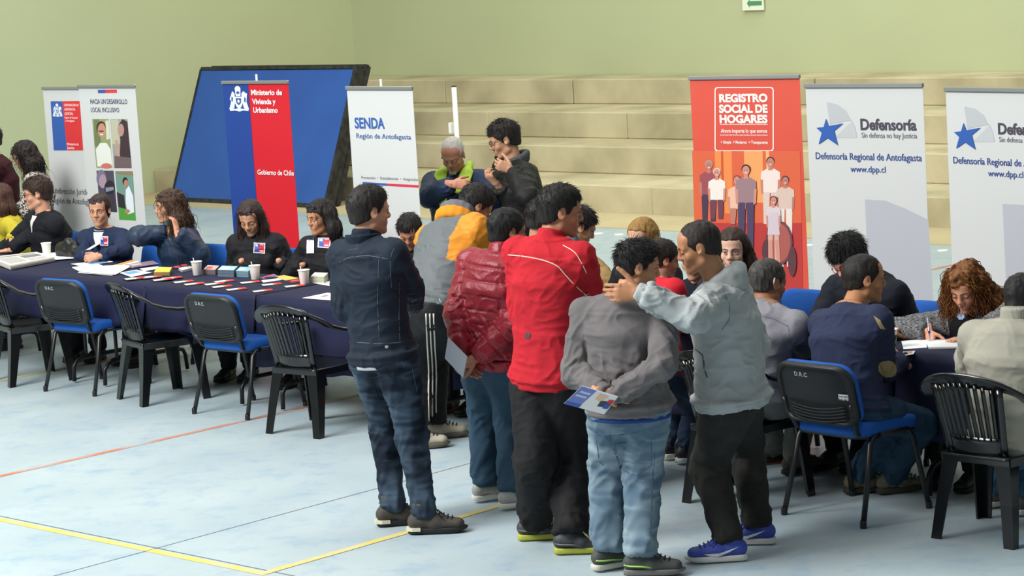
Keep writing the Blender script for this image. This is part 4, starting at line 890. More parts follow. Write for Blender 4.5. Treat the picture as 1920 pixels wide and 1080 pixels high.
def armchair(first_label):
    """black moulded plastic armchair with slatted back; origin between the rear feet"""
    r = empty('plastic_armchair', (0, 0, 0), first_label, 'chair', 'black plastic armchairs'); m = M_MONO
    def lring(c, w1, w2, q, fy, th=.010):       # L-shaped section, open inwards
        c = np.array(c); x1 = -q*w1; y1 = -fy*w2
        return np.array([c, c+EX*x1, c+EX*x1+EY*np.sign(y1)*th, c+EX*(-q*th)+EY*np.sign(y1)*th, c+EX*(-q*th)+EY*y1, c+EY*y1])
    for q in (-1, 1):
        MB().loft([lring((q*.235, -.03, 0), .055, .045, q, -1), lring((q*.215, 0, .2), .065, .06, q, -1), lring((q*.192, .025, .38), .085, .08, q, -1), lring((q*.19, .03, .42), .10, .10, q, -1)]).build('leg', m, r)
        MB().loft([lring((q*.272, .46, 0), .055, .055, q, 1), lring((q*.262, .445, .2), .07, .065, q, 1), lring((q*.25, .435, .38), .09, .085, q, 1), lring((q*.25, .435, .43), .11, .11, q, 1)]).build('leg', m, r)
    # seat
    nu_, nv_ = 12, 10; V = []; F = []
    for s_ in (0, 1):
        for j in range(nv_+1):
            for i in range(nu_+1):
                a = i/nu_*2-1; b = j/nv_; wd = .188+.064*b; y = .02+.45*b-.03*a*a*b; z = .42+.012*b-.025*(1-a*a)*math.sin(math.pi*min(1, b*1.1))-.03*max(0, b-.88)/.12*(1)-.012*s_; V.append((a*wd, y, z))
    mm = (nu_+1)*(nv_+1)
    for j in range(nv_):
        for i in range(nu_): q = j*(nu_+1)+i; F += [(q, q+1, q+nu_+2, q+nu_+1), (mm+q, mm+q+nu_+1, mm+q+nu_+2, mm+q+1)]
    bd = [i for i in range(nu_+1)]+[(j+1)*(nu_+1)-1 for j in range(1, nv_+1)]+[nv_*(nu_+1)+i for i in range(nu_-1, -1, -1)]+[j*(nu_+1) for j in range(nv_-1, 0, -1)]
    for k in range(len(bd)): a, b = bd[k], bd[(k+1) % len(bd)]; F.append((a, mm+a, mm+b, b))
    mobj('seat', V, F, m, r, True)
    # apron under the seat
    mb = MB()
    for p0, p1 in (((-.19, .03), (.19, .03)), ((-.262, .45), (.262, .45)), ((-.192, .03), (-.258, .45)), ((.192, .03), (.258, .45))):
        p0 = np.array([*p0, .40]); p1 = np.array([*p1, .405]); d = nrm(p1-p0); mb = MB().box((p0+p1)/2, (np.linalg.norm(p1-p0), .01, .04), (d, np.cross(EZ, d), EZ)); mb.build('apron', m, r)
    # curved rim: arm - back - arm, broad flat band
    def rim(t):         # t -1..1 over the top of the back, arms beyond
        a = t*math.pi/2
        return np.array([math.sin(a)*.285, .09-.165*math.cos(a)+.0*t, .80-.125*(1-math.cos(a))**1.1])
    pts = [np.array([-.30, .44, .625]), np.array([-.303, .36, .64]), np.array([-.305, .24, .645]), np.array([-.30, .15, .662])]+[rim(t) for t in np.linspace(-.93, .93, 17)]+[np.array([.30, .15, .662]), np.array([.305, .24, .645]), np.array([.303, .36, .64]), np.array([.30, .44, .625])]
    rings = []; n = len(pts)
    for i, p in enumerate(pts):
        t = nrm(pts[min(i+1, n-1)]-pts[max(i-1, 0)]); bk = min(1, abs(i-(n-1)/2)/6); inw = nrm(np.array([0, .12, .45])-p*np.array([1, 1, .7])); inw = nrm(inw-np.dot(inw, t)*t); up_ = np.cross(t, inw); w_ = .034 if bk < 1 else .038
        wv = nrm(inw*(bk)+EZ*(1-bk)*-1); wv = nrm(wv-np.dot(wv, t)*t); nv = np.cross(t, wv); rings.append(np.array([p+wv*w_+nv*.0, p+wv*w_*.6+nv*.014, p-wv*w_*.2+nv*.019, p-wv*w_+nv*.008, p-wv*w_*1.05-nv*.010, p-wv*w_*.6-nv*.008, p+wv*w_*.3-nv*.003]))
    MB().loft(rings).build('armrest_rim', m, r, True)
    for q in (-1, 1):           # front arm posts
        A = [np.array([q*.30, .44, .63]), np.array([q*.295, .45, .54]), np.array([q*.275, .452, .42])]
        MB().loft([np.array([p+EY*y+EX*x for x, y in ((-.012, -w_), (.012, -w_), (.016, 0), (.012, .012), (-.012, .012))]) for p, w_ in zip(A, (.07, .05, .06))]).build('arm_post', m, r)
    # back: outer rails, slats, lower panel
    def bk_(x, z): f = (z-.43)/.37; return np.array([x*(.158+.035*f)/.22, .03-.115*f+.06*(x/.22)**2*(.4+f*.6)-.0, z])
    for i in range(9):
        x = -.168+.336*i/8; z1 = .79-.03*(abs(x)/.17)**2; P = [bk_(x, z) for z in np.linspace(.50, z1, 7)]; MB().loft([np.array([p+EX*a+EY*b for a, b in ((-.010, -.004), (.010, -.004), (.010, .004), (-.010, .004))]) for p in P]).build('back_slat', m, r, True)
    for q in (-1, 1):
        P = [bk_(q*.205, z) for z in np.linspace(.42, .765, 7)]; MB().loft([np.array([p+EX*a+EY*b for a, b in ((-.026, -.008), (.02, -.008), (.02, .006), (-.026, .006))]) for p in P]).build('back_rail', m, r, True)
    V = []; F = []
    for s_ in (0, 1):
        for j in range(4):
            for i in range(11): p = bk_(-.2+.4*i/10, .41+.035*j)+EY*(.006 if s_ else -.004); V.append(p)
    for j in range(3):
        for i in range(10): q = j*11+i; F += [(q, q+11, q+12, q+1), (44+q, 44+q+1, 44+q+12, 44+q+11)]
    bd = list(range(11))+[21, 32, 43]+list(range(42, 32, -1))+[22, 11]
    for k in range(len(bd)): a, b = bd[k], bd[(k+1) % len(bd)]; F.append((a, b, 44+b, 44+a))
    mobj('lower_back_panel', V, F, m, r, True)
    return r
def place(o, p, face, label):
    """face: direction the sitter looks in, in room terms"""
    o.location = (p[0], p[1], 0); o.rotation_euler = (0, 0, math.atan2(face[1], face[0])-math.pi/2); o['label'] = label
    return o
vproto = visitor_chair('x'); aproto = armchair('x'); used = {'v': False, 'a': False}
def chair(kind, p, face, label):
    pr = vproto if kind == 'v' else aproto
    o = pr if not used[kind] else copy_tree(pr); used[kind] = True; return place(o, p, face, label)
def face_of(pL, pR): d = nrm(pR-pL); return np.cross(ZZ, d)
L_, R_ = G(92, 733), G(180, 742); CH_A = chair('v', (L_+R_)/2, face_of(L_, R_)*1, 'empty blue visitor chair with black back shell, leftmost near the long table')
L_, R_ = G(370, 775), G(468, 787); CH_B = chair('v', (L_+R_)/2, face_of(L_, R_), 'empty blue visitor chair standing between two black plastic armchairs in front of the cards')
L_, R_ = G(1471, 963), G(1629, 990); chC = chair('v', (L_+R_)/2, face_of(L_, R_), 'blue visitor chair with white sticker under the young man in navy sweater')
for px, py, hz, v_, lb in ((118, 455, .74, 12.1, 'blue visitor chair behind the man in the black suit at the far left'), (282, 448, .80, 11.95, 'blue visitor chair behind the woman in the navy sweater'), (385, 462, .78, 11.95, 'blue visitor chair under the curly haired woman in dark blue jacket'), (545, 470, .76, 12.0, 'blue visitor chair between the two women in black jackets'), (1140, 515, .78, 11.75, 'blue visitor chair with its back beside the tan jacket'), (1500, 545, .8, 11.75, 'blue visitor chair behind the table, right of the long brown haired woman'), (1735, 560, .78, 11.65, 'blue visitor chair behind the table between suited man and curly haired writer')):
    p = onv(px, py, v_); u_, _ = uv(p); o = chair('v', W(u_, v_+.1), -VV, lb)
for k, (a, b, lb) in enumerate((((-40, 719), (20, 727), 'black plastic armchair cut off by the left edge of the picture'), ((210, 752), (262, 765), 'empty black plastic armchair between the two empty blue chairs'), ((505, 817), (595, 825), 'empty black plastic armchair beside the man in the denim jacket'), ((1757, 1007), (1893, 1032), 'black plastic armchair under the person in cream turtleneck, at the right edge'))):
    L_, R_ = G(*a), G(*b); c = (L_+R_)/2; f = face_of(L_, R_)
    if k < 3: an = math.radians((62, 60, 40)[k]); f = np.array([math.sin(an), math.cos(an), 0]); sd_ = np.array([math.cos(an), -math.sin(an), 0])
    if k == 0: c = R_-sd_*.22
    if k == 1: c = R_-sd_*.235+f*.03
    if k == 2: c = R_-sd_*.235+f*.03
    if k == 3: f = VV
    chair('a', c+f*.02, f, lb)
# the two more armchairs half hidden by the standing group
L_ = G(1285, 940); c = L_+UV*.235; CH_G = chair('a', G(1285, 940)+UV*.235, VV, 'black plastic armchair under the man in grey jacket, mostly hidden by the hooded sweater'); CH_R = chair('a', W(-9.45, 9.72), VV, 'black plastic armchair under the boy in the red shirt, mostly hidden')
# sticker on the near visitor chair
Bs = bvh([c for c in chC.children if c.name.startswith('back_shell')][0])
Bs2 = patch(Bs, [(1573, 738), (1592, 740), (1592, 751), (1574, 749)], mat('sticker_white', 'd7dad8', .6), chC, 'sticker', 3, 3, .006)
for st, y0 in (('D.06 4878', 743.5), ('INV 984', 749)):
    V, F = textmesh(st, .02); w0 = V[:, 0].max(); P = []
    for v in V:
        x = 1574.5+v[0]/w0*16; y = y0+(v[0]/w0*16)*.1-v[1]*3.8; p, n_ = hit(Bs, x, y); P.append((p+n_*.0072) if p is not None else CC)
    if all(abs(np.linalg.norm(p-P[0])) < .2 for p in P): mobj('sticker_writing', P, F, mat('ink', '24282c', .7), chC, False)
# ================================================================== tables and cloths
M_CLO = mat('navy_tablecloth', '171b3c', .7, spec=.3, col2='12162f', nscale=5, nmix=.7, bump=.15, bscale=300, bdist=.001)
V0, V1 = 10.62, 11.36
def cloth(u0, u1, drop, label, seed, z=.752, v0=V0, v1=V1, dropb=None, lend=True, rend=True):
    """cloth over the table: flat top, hanging sides with folds"""
    r = np.random.default_rng(seed); n = max(14, int((u1-u0)/.035)); V = []; F = []; dropb = dropb or .16
    prof = []    # across: front hem -> top -> back hem
    nf = 9
    for j in range(nf+1): prof.append((0, 1-j/nf))
    for t in np.linspace(0, 1, 7)[1:-1]: prof.append((1, t))
    for j in range(nf+1): prof.append((2, j/nf))
    rows = len(prof)
    ph = r.random(6)*6.28
    def wave(s): return .5*math.sin(s*9+ph[0])+.35*math.sin(s*17+ph[1])+.25*math.sin(s*31+ph[2])
    for i in range(n+1):
        u = u0+(u1-u0)*i/n; sagf = .006*wave(u*1.3)
        for (k, t) in prof:
            if k == 1: V.append(W(u, v0+(v1-v0)*t, z+.0025*wave(u*.7+t*3)+.002*math.sin(u*21+t*6)))
            else:
                d = (drop if k == 0 else dropb)*t*(1+.03*wave(u*.9)); out = (.006+.035*t**1.2*(1+.9*wave(u)))+.012*t; sg_ = -1 if k == 0 else 1
                rr = min(t*8, 1); V.append(W(u, (v0 if k == 0 else v1)+sg_*(out*rr), z-d+.002*0))
    for i in range(n):
        for j in range(rows-1): a = i*rows+j; F.append((a, a+1, a+rows+1, a+rows))
    # end flaps hanging down
    for e, on in ((0, lend), (1, rend)):
        if not on: continue
        u = u1 if e else u0; b0 = len(V); m = 16; nn_ = 8; sgn = 1 if e else -1
        for i in range(m+1):
            t = i/m; v_ = v0+(v1-v0)*t
            for j in range(nn_+1):
                s_ = j/nn_; V.append(W(u+sgn*(.004+.03*s_*(1+.6*wave(v_*1.7+e))), v_+(-.04*s_ if i == 0 else .04*s_ if i == m else 0), z-drop*s_*(1+.04*wave(v_))))
        for i in range(m):
            for j in range(nn_): a = b0+i*(nn_+1)+j; F.append((a, a+nn_+1, a+nn_+2, a+1) if e else (a, a+1, a+nn_+2, a+nn_+1))
    o = mobj('tablecloth', V, F, M_CLO, None, True); tag(o, label, 'tablecloth', 'navy tablecloths'); o.modifiers.new('s', 'SOLIDIFY').thickness = .003; return o
M_TOP = mat('folding_table_top', 'a9a49a', .5); M_LEG = mat('table_leg_steel', '17181b', .4, .3)
def table(u0, u1, label):
    v0, v1 = V0+.015, V1-.015; r = empty('folding_table', W((u0+u1)/2, (v0+v1)/2, 0), label, 'table', 'folding tables under the navy cloths')
    slab('table_top', u0+.012, u1-.012, v0, v1, .705, .742, M_TOP, r, .008)
    for uu in (u0+.16, u1-.16):
        for vv in (v0+.1, v1-.1): MB().tube([W(uu, vv, .705), W(uu, vv, .3), W(uu, vv, .17)], .014, 8).build('leg', M_LEG, r, True)
        MB().tube([W(uu, v0-.02, .012), W(uu, v0-.015, .12), W(uu, v0+.02, .16), W(uu, v0+.08, .175), W(uu, v1-.08, .175), W(uu, v1-.02, .16), W(uu, v1+.0, .12), W(uu, v1+.01, .012)], .015, 8, up=UV).build('foot_bar', M_LEG, r, True)
        MB().tube([W(uu, v0+.1, .5), W(uu, v1-.1, .5)], .011, 8).build('crossbar', M_LEG, r, True)
table(-20.5, -18.7, 'folding table under the navy cloth at the far left edge'); table(-18.65, -16.85, 'folding table in front of the man in black suit, under navy cloth'); table(-16.8, -15.0, 'folding table under the newspapers and the navy cloth')
table(-14.95, -13.1, 'folding table under the red and black cards'); table(-13.0, -11.22, 'folding table whose steel foot shows beside the striped track trousers')
table(-10.95, -9.25, 'folding table hidden behind the standing queue'); table(-9.15, -7.9, 'folding table in front of the man with red glasses'); table(-7.85, -6.1, 'folding table in front of the curly haired writer')
cloth(-20.5, -14.22, .29, 'navy tablecloth under the newspapers and white leaflets at the left', 1)
cloth(-14.24, -13.04, .29, 'navy tablecloth under the rows of red and black cards', 2, z=.756)
cloth(-13.02, -11.2, .46, 'navy tablecloth with longer drop beside the denim jacket man', 3, z=.754)
cloth(-10.97, -9.22, .46, 'navy tablecloth in front of the boy in red, mostly hidden', 4)
cloth(-9.2, -7.88, .46, 'navy tablecloth in front of the man with red glasses', 5)
cloth(-7.86, -6.05, .46, 'navy tablecloth under the white papers of the curly haired writer', 6, z=.755)
TZ = .760
# ------------------------------------------------------------------ things on the tables
def tp(px, py, z=TZ): return G(px, py, z)
M_PAP = mat('white_paper', 'f0f0ee', .7); M_FOAM = mat('foam_cup', 'eeebe4', .55, bump=.1, bscale=400, bdist=.001)
def cup(px, py, label, spoon=True, m=M_FOAM, s=1., lean=1):
    p = tp(px, py); r = empty('foam_cup' if m is M_FOAM else 'paper_cup', p, label, 'cup', 'white foam cups' if m is M_FOAM else None); h = .1*s
    MB().lathe([(.026*s, 0), (.0285*s, .002), (.037*s, h*.9), (.0385*s, h*.93), (.0415*s, h*.94), (.0415*s, h), (.038*s, h), (.036*s, h*.8), (.034*s, h*.75)], p, 20).build('cup_body', m, r, True)
    MB().lathe([(.033*s, h*.7), (.0331*s, h*.705)], p, 16).build('coffee', mat('coffee', '3a2416', .3), r)
    if spoon: q = UV*(-.012)*lean; MB().tube([p+q*-1+ZZ*.02, p+q*2.2+ZZ*(h*1.0), p+q*2.8+ZZ*(h*1.22)], (.002, .003, .0045), 6, flat=.6).build('spoon', M_WHT, r, True)
    return r
cup(88, 479, 'white foam cup in front of the man in black suit', False)
cup(370, 516, 'white foam cup with spoon in front of the curly haired woman in blue'); cup(479, 524, 'white foam cup with spoon in front of the woman with badge and long hair'); cup(571, 533, 'white foam cup with spoon beside the booklet stack, nearest the denim jacket')
gc = cup(1670, 652, 'green and white paper cup held beside the navy sleeve', False, mat('paper_cup_white', 'dfe5dc', .5), 1.0)
gp = tp(1670, 652); MB().lathe([(.0292, .008), (.0352, .07)], gp, 20).build('green_print', mat('cup_green', '3d6b5e', .5), gc, True)
def sheet(corners, label, m=M_PAP, name='leaflet', th=.0015, group=None, z=TZ, prints=None, n=1, cat='paper', jit=0, curl=0):
    """flat printed sheet or small pile; corners are photo pixels on the table top"""
    C4 = [G(x, y, z) for x, y in corners]; c = sum(C4)/len(C4); r = empty(name, c, label, cat, group); g = np.random.default_rng(int(corners[0][0]*7+corners[0][1]))
    for k in range(n):
        d = g.normal(size=3)*jit*np.array([1, 1, 0]); A = [p+d+ZZ*(th*k*1.05) for p in C4]; B = [p+ZZ*th for p in A]; nn = len(A)
        V = A+B; F = [tuple(range(nn))[::-1], tuple(range(nn, 2*nn))]+[(i, (i+1) % nn, nn+(i+1) % nn, nn+i) for i in range(nn)]
        nz = np.cross(C4[1]-C4[0], C4[2]-C4[0])[2]
        if nz < 0: F = [f[::-1] for f in F]
        mobj('paper_sheet', V, F, m, r, False)
    top = z+th*n*1.05+.0006
    for k, (pts, col) in enumerate(prints or []):
        a, b, c_, d_ = C4[:4]; P = []
        for s_, t_ in pts: q = (a*(1-s_)+b*s_)*(1-t_)+(d_*(1-s_)+c_*s_)*t_; P.append(np.array([q[0], q[1], top+.0004*k]))
        P2 = [p-ZZ*.0003 for p in P]; nn = len(P); F = [tuple(range(nn)), tuple(range(nn, 2*nn))[::-1]]
        if np.cross(P[1]-P[0], P[2]-P[0])[2] < 0: F = [f[::-1] for f in F]
        mobj('print', P+P2, F, mat('print_'+col, col, .6), r, False)
    return r
RC = lambda x0, y0, x1, y1: [(x0, y0), (x1, y0), (x1, y1), (x0, y1)]
NEWS = [(RC(.08, .1, .9, .2), '8a8a88'), (RC(.08, .28, .45, .85), 'b4b2ae'), (RC(.52, .28, .9, .55), '77797c'), (RC(.52, .62, .9, .85), 'c2c0bc')]
sheet([(-20, 490), (70, 480), (103, 490), (20, 506)], 'thick pile of newspapers at the near left table edge', mat('newsprint', 'd8d3cb', .8), 'newspaper_pile', .0035, prints=NEWS, n=9, cat='newspapers', jit=.004)
sheet([(66, 477), (130, 475), (152, 484), (85, 489)], 'spread of white papers behind the newspaper pile', n=6, jit=.02, name='paper_pile')
sheet([(14, 479), (44, 477), (50, 482), (20, 485)], 'small grey green card lying by the left edge', mat('card_grey', 'a8b8b0', .6), prints=[(RC(.1, .2, .6, .8), 'd8dcd8')])
sheet([(-8, 483), (14, 484), (8, 491), (-14, 490)], 'light blue card at the very left edge', mat('card_blue', '8fc0d2', .6))
sheet([(133, 495), (200, 488), (212, 491), (150, 499)], 'white and blue leaflet in front of clasped hands', prints=[(RC(.35, .1, .9, .9), '4a86c4')])
sheet([(136, 502), (185, 496), (200, 502), (148, 508)], 'plain white leaflet below the white and blue one', n=3, jit=.003)
sheet([(150, 511), (195, 500), (247, 499), (215, 516)], 'loose fan of large white papers on the table edge', n=5, jit=.012, name='paper_pile')
sheet([(208, 499), (250, 487), (262, 491), (222, 503)], 'orange and white brochure beside the purple ones', prints=[(RC(.2, 0, 1, .5), 'e0a050')])
sheet([(232, 498), (285, 490), (297, 496), (250, 503)], 'dull purple printed brochures under the far edge', mat('brochure_purple', '8a7486', .5), n=4, jit=.003, prints=[(RC(.1, .2, .5, .6), 'c8c0c8')], name='brochure_pile')
sheet([(226, 512), (255, 507), (284, 512), (248, 520)], 'blue topped white brochure on the near edge', n=3, jit=.002, prints=[(RC(.1, .1, .8, .6), '6aa0d8')])
sheet([(262, 504), (296, 500), (302, 503), (270, 509)], 'white folded note left of the sticky notes', n=2, jit=.002)
bx = sheet([(289, 517), (318, 517), (323, 508), (296, 507)], 'small box of cards topped by a yellow sticky pad', mat('card_box', '7a6a3a', .6), 'card_stack', .0035, n=7, cat='card stack', prints=[(RC(0, 0, 1, 1), 'eac94e')])
sheet([(335, 507), (357, 503), (363, 506), (342, 511)], 'white and grey pamphlet stack left of the foam cup', mat('pamphlet_grey', 'b0b4b4', .6), 'pamphlet_stack', .004, n=4, prints=[(RC(0, 0, .6, 1), 'eeeeec')], cat='pamphlets')
for (x0, y0, x1, c1, c2, n_, lb) in ((382, 514, 408, '6e5a5e', 'c8b0a8', 9, 'grey red card stack right of the first spooned foam cup'), (409, 519, 443, '5a6878', 'a8cbe0', 13, 'tall stack of pale blue booklets between two foam cups'), (443, 519, 470, '6a8894', '8cc0d8', 11, 'blue green booklet stack just left of the middle foam cup'), (583, 531, 612, 'b8b8a0', 'd2d4c6', 12, 'stack of pale green booklets right of the third spooned cup')):
    sheet([(x0, y0), (x1-4, y0+1), (x1+4, y0-7), (x0+8, y0-8)], lb, mat('booklet_'+c1, c1, .6), 'booklet_stack', .0036, n=n_, jit=.0012, cat='booklets', prints=[(RC(0, 0, 1, 1), c2), (RC(.1, .2, .6, .7), 'e4e4e4' if n_ != 9 else 'd05040')])
sheet([(486, 521), (513, 514), (521, 517), (497, 524)], 'colourful pamphlet behind the middle foam cup', mat('pam_lilac', '8a7aa0', .6), prints=[(RC(.1, .1, .9, .5), 'd0506a')])
sheet([(512, 520), (532, 516), (560, 522), (536, 526)], 'yellow paper sheet between two foam cups', mat('paper_yellow', 'eec060', .7))
sheet([(490, 526), (524, 522), (528, 525), (494, 530)], 'narrow white strip of paper in front of yellow sheet'); sheet([(538, 527), (560, 523), (570, 527), (548, 531)], 'dark red and black pamphlet by the third spooned cup', mat('pam_red', '7a1f1c', .6), prints=[(RC(.2, .1, .8, .6), 'c8543c')])
sheet([(318, 500), (352, 495), (358, 500), (326, 504)], 'black and pink printed pamphlets near the curly haired woman', mat('pam_black', '2a2226', .5), prints=[(RC(.15, .2, .45, .8), 'd0365a'), (RC(.6, 0, .9, .5), 'c83a4e')])
CARDP = [(RC(.05, .1, .6, .75), 'e6d8dc'), (RC(.6, .1, .75, .8), 'e07a3a'), (RC(.75, .1, 1.0, .9), 'c8283c')]
for i, (x, y) in enumerate([(230, 523), (283, 525), (322, 529), (262, 520), (342, 533), (398, 528), (394, 538), (421, 543), (447, 530), (487, 534), (470, 546), (530, 537), (300, 522), (380, 533)]):
    pos = ['leftmost', 'upper left', 'left middle', 'far left', 'lower left', 'upper centre', 'centre', 'lower centre', 'right of centre, far', 'right centre', 'nearest to the edge', 'rightmost', 'behind the left ones', 'between left and centre'][i]
    sheet([(x, y), (x+37, y-4.2), (x+44, y-1), (x+7, y+3.6)], 'red and black printed card lying on navy cloth, %s of the spread' % pos, mat('card_black', '231c22', .5), 'printed_card', .002, 'red and black cards spread on the cloth', prints=CARDP, cat='card')
sheet([(588, 531), (640, 524), (650, 532), (634, 539)], 'white paper sheet beside the denim jacket, far one'); sheet([(567, 559), (615, 549), (641, 555), (620, 563)], 'white printed page near the denim jacket, nearer one', prints=[(RC(.4, .3, .7, .5), '88898c')])
# right-hand tables
sheet([(1690, 640), (1736, 636), (1738, 652), (1694, 655)], 'white sheet of paper left of the writing hand'); sheet([(1736, 641), (1800, 639), (1806, 653), (1742, 655)], 'white bordered paper block under the writing hand', n=5, th=.002, jit=.001, name='paper_block', prints=[(RC(.04, .06, .96, .1), '70747c'), (RC(.95, .06, .98, .9), '70747c')])
sheet([(1693, 660), (1716, 658), (1713, 664), (1698, 667)], 'orange and white leaflet by the fist on the table', prints=[(RC(.1, .1, .8, .7), 'd88a6a')])
sheet([(830, 570), (862, 560), (870, 566), (838, 577)], 'white pages on the cloth between striped trousers and crimson jacket', n=3, jit=.004, prints=[(RC(.2, .2, .8, .4), 'b08a80')])
# ================================================================== the people
M_SOLE_W = mat('sole_white', 'd8d6ce', .6); M_SOLE_K = mat('sole_black', '1b1b1b', .7); M_TIE = mat('laces_dark', '15161a', .8); M_TIE_W = mat('laces_white', 'd5d5cd', .8)
M_SUN = mat('sunglasses_lens', '2a2030', .08, spec=.8); M_METAL = mat('metal_small', 'b8b4a8', .3, .8)
def H(px, py, Y): return Q(px, py, Y)
def yat(px, py, v): return onv(px, py, v)
def cuttop(y): return None
# ---------------------------------------------------------------- 1 denim jacket
Y = 12.95
p = Person('young man standing with back turned, dark denim jacket, ripped jeans and brown boots', H(693, 396, Y), 42, 66, 2, pel=H(720, 668, Y-.02), base=G(765, 995), neck=H(683, 452, Y-.03), sw=.19, cat='person', group=None, build=1.0)
p.set_arm('R', H(778, 572, Y+.28), (806, 556)); p.set_arm('L', H(690, 560, Y+.25), (646, 575))
g1 = G(798, 1000); g2 = G(738, 985)
p.set_leg('R', g1+[0, 0, .1], (772, 830)); p.set_leg('L', g2+[0, 0, .1], (722, 815))
p.finish_body('b98468', lids=False, jaw=1.0)
MJ = fab('denim_dark', '121b27', '1c2a3a', nscale=9, bump=.3, bscale=320, bdist=.0015, nmix=.7, rough=.75)
def fade_jeans(base, hi):
    b_, h_ = np.array(lin(base)), np.array(lin(hi))
    def f(V, s):
        n_ = noise(V*np.array([11, 11, 5]))*.6+ridged(V*np.array([8, 8, 30]))*.4; a = .9*np.clip(n_-.42, 0, 1)*2
        for n, (A, B, C_) in s.leg.items():
            m = (A*.45+B*.55); d = np.linalg.norm((V-m)/np.array([.09, .09, .17]), axis=1); a = a+.55*np.clip(1.2-d, 0, 1)*(.4+n_)
        a = np.clip(a, 0, 1)[:, None]; return b_*(1-a)+h_*a
    return f
o = p.top(MJ, t=.02, hem=.02, h=.0062, neckup=.055, fold=.008, hemband=True, blouse=.004, cuff=.03)
collar(p, MJ, .045, .072, .012)
p.trousers(mat('jeans_dark', 'ffffff', .85, spec=.2, attr=True, bump=.4, bscale=300, bdist=.0015), name='jeans', t=.017, rk=1.05, fold=.010, cuff=.07, low=.1, ankle_r=.042, cf=fade_jeans('0e1825', '46586a'))
MB_ = mat('boot_leather', '3d3831', .75, col2='4a443b', nscale=30); 
for n, yw in (('R', 92), ('L', 80)):
    o, P = p.shoe(n, yw, MB_, M_SOLE_K, high=.045, mlace=M_TIE, sc=1.07); 
    MB().loft([np.array([P(a, b*1.02, zz) for a, b in ((-.09, -.02), (-.06, -.04), (-.02, -.043), (-.02, -.03), (-.05, -.0), (-.02, .03), (-.02, .043), (-.06, .04), (-.09, .02))]) for zz in (.014, .03)]).build('heel_strip', mat('heel_cream', 'cfc9ae', .6), o)
p.hair('16110e', th=.011, front=.056, top=.008, length=.02)
B = bvh(p.jk); TH_ = mat('stitch_tan', '59626b', .8)
seam(B, [(636, 492), (655, 482), (690, 479), (730, 486)], .0018, TH_, p.root, 'yoke_seam'); seam(B, [(747, 452), (736, 470), (731, 490), (734, 540)], .0016, TH_, p.root, 'armhole_seam')
seam(B, [(655, 641), (700, 644), (745, 643), (783, 636)], .0016, TH_, p.root, 'hem_seam'); seam(B, [(710, 486), (708, 560), (711, 640)], .0012, TH_, p.root, 'back_seam'); seam(B, [(749, 530), (748, 600), (750, 640)], .0012, TH_, p.root, 'side_seam')
for q in ([(653, 449), (669, 446)], [(669, 446), (670, 466)], [(670, 466), (655, 469)]): seam(B, q, .0012, TH_, p.root, 'label_seam')
seam(B, [(767, 565), (773, 595), (772, 615)], .0035, mat('pocket_dark', '0a0e14', .9), p.root, 'pocket_slit')
h_, n_ = hit(B, 725, 650)
if h_ is not None: MB().lathe([(.009, 0), (.009, .003), (.004, .004)], h_, 12, ax=(nrm(np.cross(n_, ZZ)), nrm(np.cross(np.cross(n_, ZZ), n_))*-1, n_)).build('button', M_METAL, p.root)
Bj = bvh(p.tr)
for q in ([(694, 708), (748, 700)], [(748, 700), (757, 744)], [(757, 744), (737, 765), (712, 752)], [(712, 752), (694, 708)], [(712, 749), (736, 758), (756, 741)]): seam(Bj, q, .0022, mat('stitch_jeans', '0f1c2b', .8), p.root, 'pocket_seam')
patch(Bj, [(708, 668), (736, 666), (736, 677), (709, 678)], mat('leather_patch', '3b3230', .7), p.root, 'waist_patch', 4, 2)
seam(Bj, [(765, 664), (773, 690), (782, 735)], .0015, TH_, p.root, 'side_seam')
MB().loft([np.array([p.pel+p.side*math.cos(a)*.187+p.fr*math.sin(a)*.145-p.up*z for a in np.linspace(0, 6.28, 25)[:-1]]) for z in (.0, .04)]).build('shirt_hem', fab('white_tee', 'd9d9da'), p.root, True)
DEN = p
# ---------------------------------------------------------------- 2 grey and orange jacket, leaning on the table
Y = 15.35
def cf_or(V, s):
    x, y = projv(V); g_ = np.array(lin('62676a')); o_ = np.array(lin('d98a24')); w_ = np.zeros(len(V), bool)
    A, B_, C_ = s.arm['R']; w_ |= ((V-s.N)@s.side > .15*s.sc) & (((V-s.N)@s.up > -.34)); A, B_, C_ = s.arm['L']; w_ |= ((V-s.N)@s.side < -.2*s.sc)
    c = np.where(w_[:, None], o_, g_); return c
def projv(P): q = P-CC; return 960+FPX*(q@cR)/(q@cF), 540-FPX*(q@cU)/(q@cF)
p = Person('man leaning over the table in grey and orange hooded jacket and striped track trousers', H(892, 386, Y+.28), 52, 72, 35, pel=H(802, 585, Y-.15), neck=H(852, 418, Y+.2), base=G(825, 828), bend=-.02, build=1.14, sw=.215)
p.set_arm('R', tp(905, 575)+[0, .1, .05], (895, 520), hand=dict(d=(1, .3, -.3), n=(0, 0, -1), curl=.3)); p.set_arm('L', tp(850, 560)+[0, .4, .04], None, pref=-UV, hand=dict(d=(1, .5, -.3), n=(0, 0, -1), curl=.3))
p.set_leg('R', G(815, 822)+[0, 0, .1], (806, 700)); p.set_leg('L', G(778, 842)+[0, 0, .1], (785, 710))
p.finish_body('a87458', lids=False)
p.top(mat('windbreaker', 'ffffff', .6, spec=.35, attr=True, bump=.3, bscale=40, bdist=.004), t=.028, hem=.03, cf=cf_or, fold=.012, bag=1.15, hemband=True, neckup=.02)
S = SDF(); hN = p.N+p.up*.025; 
for a in np.linspace(-2.6, 2.6, 14): 
    q = hN+p.side*math.sin(a)*.105-p.fr*math.cos(a)*.095; S.seg(q-p.up*.015, q+p.up*.012, .03, k=.02)
v, f = S.mesh(.007); mobj('hood', v, f, fab('hood_orange', 'd98a24'), p.root)
S = SDF()
